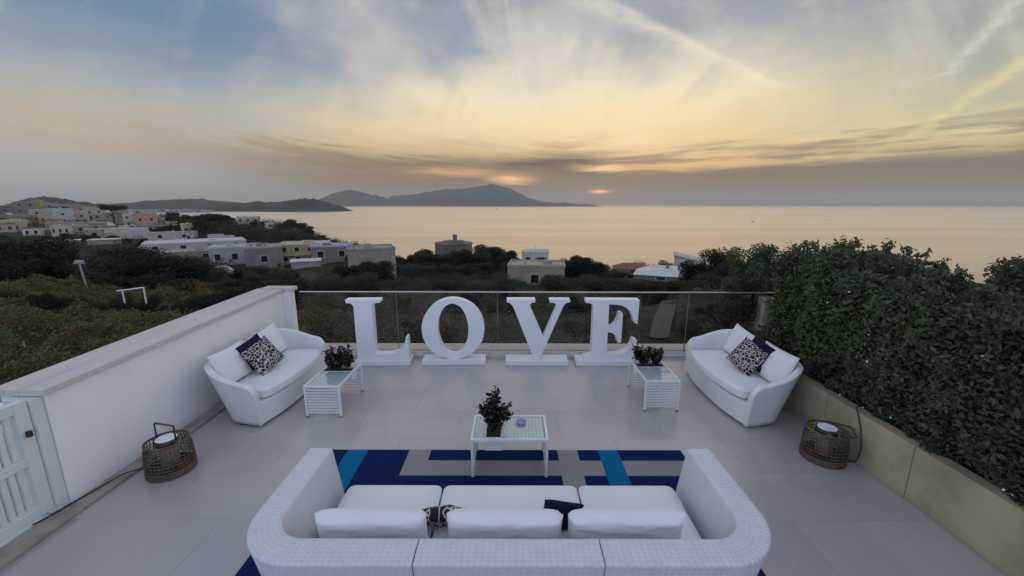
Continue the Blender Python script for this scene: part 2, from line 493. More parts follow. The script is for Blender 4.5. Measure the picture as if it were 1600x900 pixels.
def water_mat():
    m = bpy.data.materials.new('sea_water')
    m.use_nodes = True
    T = NT(m.node_tree)
    T.n.remove(T.n['Principled BSDF'])
    g = T.new('ShaderNodeNewGeometry').outputs['Position']
    mp = T.new('ShaderNodeMapping')
    mp.inputs['Scale'].default_value = (0.010, 0.03, 1)
    T.put(mp.inputs[0], g)
    n = T.noise(mp.outputs[0], 1.0, 6, 0.6, 0.4)
    nb = T.bump(n, 0.30, 5.0)
    n2 = T.noise(mp.outputs[0], 0.11, 4, 0.6, 0.8)
    gl = T.new('ShaderNodeBsdfGlossy')
    mp2 = T.new('ShaderNodeMapping'); mp2.inputs['Scale'].default_value = (0.0006, 0.006, 1); T.put(mp2.inputs[0], g)
    st = T.smooth(T.noise(mp2.outputs[0], 1.0, 5, 0.65, 1.2), 0.35, 0.68)
    T.put(gl.inputs[0], T.mix(st, (0.76, 0.685, 0.59), (0.87, 0.79, 0.69)))
    T.put(gl.inputs['Roughness'], T.add(0.24, T.mul(n2, 0.14)))
    T.put(gl.inputs['Normal'], nb)
    df = T.new('ShaderNodeBsdfDiffuse'); df.inputs[0].default_value = (0.03, 0.05, 0.06, 1)
    fr = T.new('ShaderNodeFresnel'); fr.inputs[0].default_value = 1.5
    mx = T.new('ShaderNodeMixShader')
    T.put(mx.inputs[0], T.m('POWER', fr.outputs[0], 0.45))
    T.l.new(df.outputs[0], mx.inputs[1]); T.l.new(gl.outputs[0], mx.inputs[2])
    T.l.new(mx.outputs[0], T.n['Material Output'].inputs[0])
    return m


M_SEA = water_mat()


def terrain_mat():
    m = bpy.data.materials.new('hillside_ground')
    m.use_nodes = True
    T = NT(m.node_tree)
    p = T.n['Principled BSDF']
    p.inputs['Roughness'].default_value = 0.95
    p.inputs['Specular IOR Level'].default_value = 0.1
    g = T.new('ShaderNodeNewGeometry').outputs['Position']
    a = T.noise(g, 0.05, 5, 0.6)
    b = T.noise(g, 0.6, 5, 0.65)
    c = T.mix(T.smooth(a, 0.35, 0.65), (0.035, 0.042, 0.022), (0.075, 0.062, 0.040))
    c = T.mix(T.smooth(b, 0.4, 0.7), c, (0.028, 0.030, 0.017))
    T.put(p.inputs['Base Color'], c)
    T.put(p.inputs['Normal'], T.bump(b, 0.8, 0.4))
    return m


M_TERRAIN = terrain_mat()
M_ISLE = mat('far_slope', (0.055, 0.062, 0.052), 0.95, 0.35, 0.004, spec=0.05)


# ------------------------------------------------------------------ object helpers
def tag(o, label=None, cat=None, group=None, kind=None):
    if label: o['label'] = label
    if cat: o['category'] = cat
    if group: o['group'] = group
    if kind: o['kind'] = kind
    return o


def thing(name, loc, rz=0.0, label=None, cat=None, group=None):
    o = bpy.data.objects.new(name, None)
    o.empty_display_size = 0.1
    COL.objects.link(o)
    o.location = loc
    o.rotation_euler = (0, 0, rz)
    return tag(o, label, cat, group)


def link(name, me, parent=None, loc=None, kind=None):
    o = bpy.data.objects.new(name, me)
    COL.objects.link(o)
    if parent is not None:
        o.parent = parent
    if loc is not None:
        o.location = loc
    if kind:
        o['kind'] = kind
    return o


def dup(o, parent=None, keep=True):
    c = o.copy()
    COL.objects.link(c)
    if parent is not None:
        c.parent = parent
    for ch in list(o.children):
        dup(ch, c)
    return c


class MB:
    """collects boxes, tubes, prisms into one mesh"""
    def __init__(self):
        self.v = []; self.f = []; self.mi = []; self.uv = []

    def _add(self, vs, fs, mi=0):
        o = len(self.v)
        self.v += [tuple(p) for p in vs]
        for f in fs:
            self.f.append([i + o for i in f]); self.mi.append(mi)

    def box(self, x0, x1, y0, y1, z0, z1, mi=0, mtx=None):
        vs = [Vector(p) for p in ((x0, y0, z0), (x1, y0, z0), (x1, y1, z0), (x0, y1, z0), (x0, y0, z1), (x1, y0, z1), (x1, y1, z1), (x0, y1, z1))]
        if mtx is not None: vs = [mtx @ p for p in vs]
        self._add(vs, [(3, 2, 1, 0), (4, 5, 6, 7), (0, 1, 5, 4), (1, 2, 6, 5), (2, 3, 7, 6), (3, 0, 4, 7)], mi)
        return self

    def prism(self, pts, z0, z1, mi=0, mtx=None):
        n = len(pts)
        vs = [Vector((p[0], p[1], z0)) for p in pts] + [Vector((p[0], p[1], z1)) for p in pts]
        if mtx is not None: vs = [mtx @ p for p in vs]
        fs = [tuple(range(n - 1, -1, -1)), tuple(range(n, 2 * n))] + [(i, (i + 1) % n, n + (i + 1) % n, n + i) for i in range(n)]
        self._add(vs, fs, mi)
        return self

    def tube(self, pts, r, n=8, mi=0, closed=False, r2=None):
        pts = [Vector(p) for p in pts]
        k = len(pts)
        vs = []
        up = Vector((0, 0, 1))
        for i, p in enumerate(pts):
            a = pts[(i - 1) % k] if (closed or i > 0) else p
            b = pts[(i + 1) % k] if (closed or i < k - 1) else p
            t = (b - a).normalized()
            s = t.cross(up)
            if s.length < 1e-3: s = t.cross(Vector((0, 1, 0)))
            s.normalize(); q = s.cross(t)
            rr = r if r2 is None else r + (r2 - r) * i / max(1, k - 1)
            for j in range(n):
                an = 2 * PI * j / n
                vs.append(p + (s * math.cos(an) + q * math.sin(an)) * rr)
        fs = []
        for i in range(k if closed else k - 1):
            for j in range(n):
                a, b = i * n + j, i * n + (j + 1) % n
                i2 = (i + 1) % k
                fs.append((a, b, i2 * n + (j + 1) % n, i2 * n + j))
        if not closed:
            fs.append(tuple(range(n - 1, -1, -1))); fs.append(tuple((k - 1) * n + j for j in range(n)))
        self._add(vs, fs, mi)
        return self

    def lathe(self, prof, n=24, mi=0, c=(0, 0, 0)):
        k = len(prof)
        vs = []
        for r, z in prof:
            for j in range(n):
                a = 2 * PI * j / n
                vs.append((c[0] + r * math.cos(a), c[1] + r * math.sin(a), c[2] + z))
        fs = []
        for i in range(k - 1):
            for j in range(n):
                fs.append((i * n + j, i * n + (j + 1) % n, (i + 1) * n + (j + 1) % n, (i + 1) * n + j))
        fs.append(tuple(range(n - 1, -1, -1))); fs.append(tuple((k - 1) * n + j for j in range(n)))
        self._add(vs, fs, mi)
        return self

    def mesh(self, name, mats, smooth=False, bevel=0.0):
        me = bpy.data.meshes.new(name)
        me.from_pydata(self.v, [], self.f)
        if not isinstance(mats, (list, tuple)): mats = [mats]
        for m in mats: me.materials.append(m)
        if len(mats) > 1:
            me.polygons.foreach_set('material_index', self.mi)
        bm = bmesh.new(); bm.from_mesh(me)
        bmesh.ops.recalc_face_normals(bm, faces=bm.faces)
        if bevel > 0:
            ed = [e for e in bm.edges if len(e.link_faces) == 2 and e.calc_face_angle(0) > 0.6]
            bmesh.ops.bevel(bm, geom=ed, offset=bevel, segments=2, profile=0.6, affect='EDGES', clamp_overlap=True)
        bm.to_mesh(me); bm.free()
        if smooth:
            for p in me.polygons: p.use_smooth = True
        return me

    def build(self, name, mats, parent=None, smooth=False, bevel=0.0, loc=None, kind=None):
        return link(name, self.mesh(name, mats, smooth, bevel), parent, loc, kind)


def np_mesh(name, V, F, m, smooth=False):
    """V (n,3), F (k,4 or 3) arrays"""
    me = bpy.data.meshes.new(name)
    k = F.shape[1]
    me.vertices.add(len(V)); me.loops.add(F.size); me.polygons.add(len(F))
    me.vertices.foreach_set('co', np.ascontiguousarray(V, dtype=np.float32).ravel())
    me.loops.foreach_set('vertex_index', np.ascontiguousarray(F, dtype=np.int32).ravel())
    me.polygons.foreach_set('loop_start', np.arange(0, F.size, k, dtype=np.int32))
    me.polygons.foreach_set('loop_total', np.full(len(F), k, dtype=np.int32))
    if smooth:
        me.polygons.foreach_set('use_smooth', np.ones(len(F), dtype=bool))
    me.materials.append(m)
    me.update(calc_edges=True)
    return me


def leaves(P, Nrm, size, m, name, aspect=0.5, jit=0.8, fold=0.18):
    """one bent rhombus per point"""
    n = len(P)
    nr = Nrm + rng.normal(0, jit, (n, 3))
    nr /= np.linalg.norm(nr, axis=1, keepdims=True) + 1e-9
    t = rng.normal(0, 1, (n, 3))
    t -= nr * (t * nr).sum(1, keepdims=True)
    t /= np.linalg.norm(t, axis=1, keepdims=True) + 1e-9
    b = np.cross(nr, t)
    s = (np.asarray(size) * rng.uniform(0.65, 1.35, n))[:, None]
    a0 = P - t * s * 0.5
    a1 = P + b * s * aspect * 0.5 + nr * s * fold
    a2 = P + t * s * 0.5
    a3 = P - b * s * aspect * 0.5 + nr * s * fold
    V = np.stack([a0, a1, a2, a3], 1).reshape(-1, 3)
    F = np.arange(4 * n).reshape(n, 4)
    return np_mesh(name, V, F, m)


def blob_points(n, cen, rad, squash=1.0, shell=0.55):
    """points in the outer shell of a ball, with outward normals"""
    d = rng.normal(0, 1, (n, 3)); d /= np.linalg.norm(d, axis=1, keepdims=True)
    r = shell + (1 - shell) * rng.random(n) ** 0.6
    P = d * r[:, None] * rad
    P[:, 2] *= squash
    return P + np.asarray(cen), d


# ------------------------------------------------------------------ terrain
# house list: label, x0, x1, ytop, ybot, distance, depth, wall, roof, style, windows (cols, rows)
HOUSES = [
    ('flat grey block of houses at the left edge of the hilltop town', 'house', -14, 24, 323, 338, 520, 22, (.16, .16, .16), (.40, .39, .37), 'flat', 3, 1),
    ('taupe block of houses left of the olive yellow tower house', 'house', 25, 48, 317, 337, 500, 20, (.22, .20, .18), (.30, .28, .26), 'flat', 2, 2),
    ('narrow olive yellow tower house on the town skyline', 'house', 50, 62, 314, 329, 560, 12, (.34, .32, .10), (.30, .28, .14), 'flat', 1, 1),
    ('pale green house right of the olive yellow tower house', 'house', 68, 82, 319, 328, 600, 12, (.26, .34, .30), (.40, .42, .40), 'flat', 1, 1),
    ('long low building with brown roof on the town skyline', 'house', 83, 126, 320, 328, 620, 16, (.13, .11, .10), (.22, .17, .14), 'hip', 3, 1),
    ('wide pale turquoise house below the olive yellow tower', 'house', 52, 84, 329, 340, 430, 14, (.30, .40, .41), (.44, .46, .46), 'flat', 2, 1),
    ('teal white house with one dark window beside the turquoise house', 'house', 84, 108, 328, 345, 420, 14, (.36, .45, .45), (.46, .48, .48), 'flat', 1, 1),
    ('light blue box house below the teal white house', 'house', 86, 111, 342, 352, 380, 12, (.34, .38, .46), (.44, .46, .50), 'flat', 1, 1),
    ('orange house with brown shutters, left one of two', 'house', 45, 62, 339, 350, 390, 11, (.46, .31, .21), (.38, .33, .28), 'flat', 1, 1),
    ('bright orange house with two windows beside the light blue box house', 'house', 63, 83, 340, 351, 385, 11, (.50, .31, .19), (.40, .35, .30), 'flat', 2, 1),
    ('brown taupe house left of the two orange houses', 'house', 16, 44, 338, 352, 370, 13, (.23, .19, .16), (.33, .30, .27), 'flat', 2, 1),
    ('dark red house at the left edge below the grey block', 'house', -12, 8, 335, 347, 400, 12, (.14, .06, .06), (.18, .10, .09), 'hip', 1, 1),
    ('yellow green house with white roof at the left edge', 'house', -18, 27, 347, 366, 300, 14, (.40, .40, .24), (.52, .54, .56), 'flat', 1, 1),
    ('maroon house behind the white arched house', 'house', 110, 131, 323, 333, 470, 12, (.16, .09, .09), (.20, .13, .12), 'hip', 1, 1),
    ('white house with two dark arches beside the teal white house', 'house', 107, 129, 331, 347, 430, 12, (.42, .40, .38), (.46, .44, .42), 'flat', 2, 1),
    ('long taupe house with a row of dark windows', 'house', 84, 147, 350, 368, 290, 13, (.26, .22, .20), (.36, .34, .32), 'flat', 4, 1),
    ('whitish house on the skyline left of the umbrella pine', 'house', 133, 155, 325, 342, 470, 12, (.40, .37, .35), (.40, .38, .36), 'flat', 2, 1),
    ('low sheds with pale flat roof in the trees below the orange houses', 'shed', 55, 86, 360, 367, 250, 10, (.22, .20, .18), (.48, .48, .46), 'flat', 0, 0),
    ('long thin white roof among dark trees at left', 'shed', 75, 114, 378, 388, 180, 9, (.34, .36, .36), (.56, .57, .57), 'flat', 0, 0),
    ('thin white roof above the round dark tree', 'shed', 142, 175, 376, 384, 185, 9, (.28, .28, .27), (.52, .53, .52), 'flat', 0, 0),
    ('grey house with four dark windows below the umbrella pine', 'house', 148, 172, 336, 352, 420, 13, (.25, .26, .29), (.38, .38, .40), 'flat', 2, 2),
    ('blue grey house with long balcony shade below the umbrella pine', 'house', 172, 195, 334, 350, 410, 13, (.27, .29, .33), (.40, .41, .43), 'flat', 2, 1),
    ('white house between the blue grey house and the coral house', 'house', 194, 213, 336, 357, 390, 12, (.50, .49, .47), (.46, .45, .44), 'flat', 2, 2),
    ('coral pink stepped house on the hill', 'house', 213, 240, 335, 354, 385, 13, (.48, .27, .22), (.42, .32, .28), 'flat', 2, 1),
    ('small tan house right of the coral pink house', 'house', 239, 252, 342, 353, 400, 10, (.33, .29, .24), (.38, .36, .33), 'flat', 1, 1),
    ('long plain white house below the grey houses', 'house', 171, 220, 359, 374, 270, 11, (.46, .48, .52), (.50, .51, .53), 'flat', 0, 0),
    ('long weathered white wall house right of the plain white house', 'house', 238, 296, 365, 376, 255, 10, (.44, .43, .42), (.42, .41, .40), 'flat', 2, 1),
    ('grey flat roofed building behind the weathered white house', 'house', 222, 282, 354, 364, 330, 14, (.18, .18, .18), (.26, .26, .27), 'flat', 2, 1),
    ('small cream stepped house near the wooded headland', 'house', 285, 309, 352, 369, 280, 11, (.46, .44, .38), (.50, .48, .44), 'flat', 2, 1),
    ('pink house with brown roof and one dark window', 'house', 217, 257, 379, 395, 200, 12, (.46, .32, .30), (.20, .13, .11), 'hip', 1, 1),
    ('broad white flat roofed building on the slope', 'house', 243, 372, 380, 392, 190, 22, (.42, .42, .38), (.50, .52, .58), 'flat', 4, 1),
    ('stone walled yard house below the broad white roof', 'house', 262, 336, 394, 410, 160, 8, (.24, .21, .19), (.40, .39, .38), 'flat', 2, 1),
    ('pale blue house with dark door beside the grey concrete house', 'house', 333, 398, 388, 416, 150, 12, (.33, .38, .45), (.46, .48, .51), 'flat', 3, 1),
    ('grey concrete house left of the yellow house', 'house', 386, 437, 388, 424, 140, 12, (.20, .20, .19), (.36, .36, .36), 'flat', 1, 1),
    ('yellow two storey house with dark windows', 'house', 438, 508, 383, 412, 150, 12, (.42, .36, .15), (.50, .48, .42), 'flat', 4, 2),
    ('house with blue awning roof right of the yellow house', 'house', 487, 546, 386, 410, 142, 11, (.20, .17, .16), (.34, .40, .52), 'flat', 2, 1),
    ('bare concrete house behind the dark tree', 'house', 545, 616, 391, 434, 120, 12, (.29, .27, .24), (.27, .27, .25), 'flat', 0, 0),
    ('low white shed roof below the yellow house', 'shed', 457, 498, 409, 418, 125, 7, (.32, .34, .35), (.50, .53, .54), 'flat', 0, 0),
    ('white two level villa above the taupe house', 'house', 815, 856, 395, 420, 135, 8, (.50, .53, .58), (.56, .58, .60), 'flat', 2, 1),
    ('wide taupe house with flat roof behind the letter V', 'house', 793, 882, 417, 456, 100, 10, (.32, .28, .23), (.36, .33, .28), 'flat', 1, 1),
    ('low house with red tiled roof by the sea', 'house', 962, 1020, 413, 426, 128, 8, (.34, .32, .30), (.22, .09, .065), 'hip', 1, 1),
    ('house with white pyramid roof among dark trees', 'house', 994, 1078, 418, 440, 95, 9, (.18, .18, .17), (.58, .59, .60), 'hip', 1, 1),
    ('white house with slanted roof left of the tall dark tree', 'house', 1056, 1100, 398, 434, 110, 8, (.46, .48, .50), (.40, .40, .40), 'slant', 1, 1),
    ('white houses cluster on the headland above the sea', 'house', 372, 402, 340, 350, 420, 10, (.44, .43, .42), (.46, .46, .46), 'flat', 3, 1),
    ('small white cottage on the wooded headland', 'house', 414, 428, 350, 357, 400, 8, (.48, .48, .48), (.46, .46, .46), 'flat', 1, 1),
]

NAMED = 45

ctrl = []


def cp(x, y, Y):
    p = at(x, y, Y)
    ctrl.append((p.x, p.y, p.z))


def cz(x, Y, z):
    ctrl.append((Y * (x - 800) / 612.0, Y, z))


for x in (-900, -300, 100, 500, 800, 1100, 1500, 2100):
    cz(x, 6, -5.0); cz(x, 12, -5.6)
for x in (-500, 50):
    for Y, z in ((25, -7), (45, -7.6), (57, -10.5), (80, -11), (150, -12), (300, -10), (600, -5), (900, -12), (1500, -60)):
        cz(x, Y, z)
for Y, z in ((25, -7), (45, -8), (52, -11), (70, -12), (100, -14), (160, -17), (300, -20), (500, -18), (800, -40), (1200, -64)):
    cz(300, Y, z)
for Y, z in ((25, -7), (45, -9), (60, -13), (78, -17), (100, -18), (130, -19), (160, -20), (300, -26), (420, -24), (540, -60), (800, -66)):
    cz(450, Y, z)
for Y, z in ((25, -7), (45, -9), (60, -13), (78, -17), (100, -19), (130, -21), (160, -23), (250, -31), (360, -38), (430, -60), (800, -66)):
    cz(560, Y, z)
for Y, z in ((25, -7), (45, -9), (60, -13), (78, -17), (100, -19), (130, -22), (150, -24), (185, -27), (210, -28), (270, -38), (340, -60), (800, -66)):
    cz(700, Y, z)
for Y, z in ((25, -7), (45, -9), (60, -13), (78, -17), (100, -18), (118, -21), (150, -25), (210, -36), (260, -60), (800, -66)):
    cz(850, Y, z)
for Y, z in ((25, -7), (45, -9.0), (62, -13), (80, -15), (110, -18), (150, -24), (200, -60), (800, -66)):
    cz(1100, Y, z)
for x in (1500, 2300):
    for Y, z in ((25, -6.5), (45, -9), (80, -14), (120, -30), (180, -60), (800, -66)):
        cz(x, Y, z)
for x in (620, 700, 800, 900, 1000, 1100, 1200, 1350, 1600, 2300):
    for Y in (380, 520, 760, 1100):
        cz(x, Y, -84)
for x in (540, 480, 400):
    for Y in (640, 800, 1100):
        cz(x, Y, -84)
for x in (-500, 50, 300, 450, 700, 1100, 1500, 2300):
    cz(x, 2200, -90)
for h in HOUSES[:NAMED]:
    p = at((h[2] + h[3]) / 2, h[5], h[6])
    ctrl.append((p.x, p.y + h[7] * 0.3, p.z))
CT = np.array(ctrl)


def warp(X, Y):
    Yw = np.maximum(np.asarray(Y, float) + 8.0, 2.0)
    return np.log(Yw) * 1.15, np.clip(np.asarray(X, float) / Yw, -6, 6)


CU, CV = warp(CT[:, 0], CT[:, 1])


def zt(X, Y):
    X = np.atleast_1d(np.asarray(X, float)); Y = np.atleast_1d(np.asarray(Y, float))
    U, V = warp(X, Y)
    d2 = (U.ravel()[:, None] - CU) ** 2 + (V.ravel()[:, None] - CV) ** 2 + 0.0015
    w = d2 ** -1.9
    return ((w * CT[:, 2]).sum(1) / w.sum(1)).reshape(X.shape)


def ground(x, y):
    return float(zt(x, y)[0])


def pix_y(z, Y):
    t = (CAM_Z - z) / Y
    sp_, cp_ = math.sin(PITCH), math.cos(PITCH)
    return 450 + (t * FPX * cp_ - FPX * sp_) / (cp_ + t * sp_)


# small houses that fill the slope between the ones above
_r = random.Random(5)
_new = []
while len(_new) < 62:
    _d = math.exp(_r.uniform(math.log(230), math.log(620)))
    _x = _r.uniform(-6, 345)
    _w = _r.uniform(6, 10) * 612 / _d
    _X = _d * (_x + _w / 2 - 800) / 612
    _gz = float(zt(_X, _d)[0])
    if any(n[2] - 2 < _x + _w / 2 < n[3] + 2 and abs(n[6] - _d) < 28 for n in HOUSES + _new): continue
    _k = _r.randrange(5)
    _c = [(.46, .44, .40), (.40, .36, .30), (.50, .50, .50), (.27, .26, .26), (.42, .31, .25)][_k]
    _new.append(['cream tan white grey pinkish'.split()[_k], 'house', _x, _x + _w, pix_y(_gz + _r.uniform(3.0, 6.0), _d), pix_y(_gz, _d), _d, 8, _c,
                 (.42, .42, .41) if _r.random() < .7 else (.19, .12, .09), 'flat' if _r.random() < .72 else 'hip', _r.choice((1, 2, 2, 3)), 1])
for _k in 'cream tan white grey pinkish'.split():
    _m = sorted([n for n in _new if n[0] == _k], key=lambda n: n[2])
    for _i, n in enumerate(_m):
        n[0] = ('leftmost small %s house among the larger ones of the hill town' % _k) if _i == 0 else '%s small %s house from the left among the larger town houses' % (
            ['', 'second', 'third', 'fourth', 'fifth', 'sixth', 'seventh', 'eighth', 'ninth', 'tenth', 'eleventh', 'twelfth', 'thirteenth', 'fourteenth', 'fifteenth', 'sixteenth', 'seventeenth', 'eighteenth', 'nineteenth', 'twentieth'][min(_i, 19)], _k)
HOUSES += [tuple(n) for n in _new]


def build_terrain():
    def spread(lo, hi, n):
        a = np.linspace(math.asinh(lo / 12), math.asinh(hi / 12), n)
        return np.sinh(a) * 12
    xs = spread(-2600, 1500, 330)
    ys = np.concatenate([np.linspace(-40, 18, 16), np.geomspace(20, 2200, 250)])
    X, Y = np.meshgrid(xs, ys)
    Z = zt(X, Y)
    fx = np.array([mnoise.noise((a * 0.09, b * 0.09, 0.0)) for a, b in zip(X.ravel(), Y.ravel())]).reshape(X.shape)
    Z = Z + fx * np.clip(Y / 60, 0.15, 1.2)
    # keep below the house terrace
    V = np.stack([X, Y, Z], -1).reshape(-1, 3)
    n, m = X.shape
    i = np.arange(n * m).reshape(n, m)
    F = np.stack([i[:-1, :-1], i[:-1, 1:], i[1:, 1:], i[1:, :-1]], -1).reshape(-1, 4)
    o = link('hillside', np_mesh('hillside', V, F, M_TERRAIN, True), kind='structure')
    return o


build_terrain()

# sea: a big sheet with finer rows near the coast
mb = MB()
ex = [-30000, -6000, -1500, 0, 1500, 6000, 30000]
ey = [-200, 100, 300, 700, 1500, 4000, 10000, 30000]
V = np.array([(x, y, SEA_Z) for y in ey for x in ex], float)
idx = np.arange(len(V)).reshape(len(ey), len(ex))
F = np.stack([idx[:-1, :-1], idx[:-1, 1:], idx[1:, 1:], idx[1:, :-1]], -1).reshape(-1, 4)
link('sea', np_mesh('sea', V, F, M_SEA), kind='structure')


# far coasts: a ridge with a foot on the water, silhouette given along its crest
def coast(name, prof, Y, depth, seed, label=None, rough=0.12):
    prof = sorted(prof)
    px = [p[0] for p in prof]; py = [p[1] for p in prof]
    nx, ny = 220, 26
    xs = np.linspace(px[0], px[-1], nx)
    crest = np.interp(xs, px, py)
    k = np.array([1, 2, 1]) / 4.0
    crest = np.convolve(np.pad(crest, 1, mode='edge'), k, 'valid')
    V = []
    for j in range(ny):
        t = j / (ny - 1) * 2 - 1
        for i in range(nx):
            q = at(xs[i], crest[i], Y)
            H = max(q.z - SEA_Z, 0)
            sh = (1 - abs(t)) ** 0.8 if abs(t) < 1 else 0
            nz = mnoise.fractal((i * 0.08 + seed, t * 2.2, seed * 1.3), 1.0, 2.0, 5)
            z = SEA_Z - 3 + (H + 3) * sh * (1 + (rough * 2.2 * nz if abs(t) > 0.08 else 0.05 * nz))
            V.append((q.x, Y + t * depth * (0.5 + 0.5 * min(1, H / 150)) + 40 * nz, z))
    idx = np.arange(nx * ny).reshape(ny, nx)
    F = np.stack([idx[:-1, :-1], idx[:-1, 1:], idx[1:, 1:], idx[1:, :-1]], -1).reshape(-1, 4)
    o = link(name, np_mesh(name, np.array(V), F, M_ISLE, True), kind='structure')
    if label: o['label'] = label
    return o


coast('mountain_island', [(545, 321.5), (585, 315), (610, 309), (640, 304), (660, 301), (690, 297), (700, 295), (722, 294.5), (745, 291), (758, 288.5), (769, 286),
                          (782, 290), (793, 293), (800, 297), (815, 303), (828, 310), (842, 314), (870, 317), (878, 316), (888, 318), (915, 318), (937, 322)], 12000, 1500, 3.1,
      'blue grey island with a peaked mountain on the horizon')
coast('low_island_hill', [(480, 320), (500, 312), (520, 303), (535, 298), (550, 296), (562, 299), (580, 305), (600, 309), (640, 318)], 11000, 1200, 8.2,
      'rounded blue hill left of the peaked island')
coast('headland_peninsula', [(330, 326), (370, 319), (400, 316), (430, 317), (445, 314), (470, 311), (490, 311), (505, 314), (518, 319), (532, 323), (541, 329.5)], 3000, 320, 5.5,
      'low dark blue peninsula running out into the sea')
coast('long_coast_ridge', [(150, 322), (180, 319), (215, 317), (240, 314), (270, 313), (300, 312), (330, 313.5), (360, 316), (385, 318), (405, 314), (420, 318), (470, 325)], 4200, 600, 12.7,
      'long hazy ridge behind the town')
coast('town_hill', [(10, 322), (35, 314), (50, 310), (70, 309.5), (95, 312), (115, 316), (150, 322)], 1900, 250, 21.0,
      'hazy hill directly behind the town at left')

# houses of the far shore strip, too small to pick apart
mb = MB()
for i in range(95):
    x = random.uniform(205, 350)
    Y = random.uniform(2480, 2640)
    X = Y * (x - 800) / 607
    w, h = random.uniform(5, 12), random.uniform(7, 20)
    mb.box(X - w, X + w, Y, Y + 14, SEA_Z - 1, SEA_Z + h, random.choice((0, 0, 1, 2)))
mb.build('shore_town', [mat('far_white', (.40, .40, .39), .8), mat('far_tan', (.30, .27, .24), .8), mat('far_grey', (.24, .25, .27), .8)], kind='stuff')['label'] = 'distant white houses along the shore'


# ------------------------------------------------------------------ town houses
WIN = MB().box(-.5, .5, -.5, .5, -.5, .5).mesh('window', M_WINDOW)


_f = MB()
for _q in ((-.62, -.5, -.58, .58), (.5, .62, -.58, .58), (-.5, .5, .5, .60), (-.5, .5, -.60, -.5)):
    _f.box(_q[0], _q[1], -.75, .5, _q[2], _q[3])
FRAME = _f.mesh('frame', mat('window_trim', (.44, .43, .41), .7))


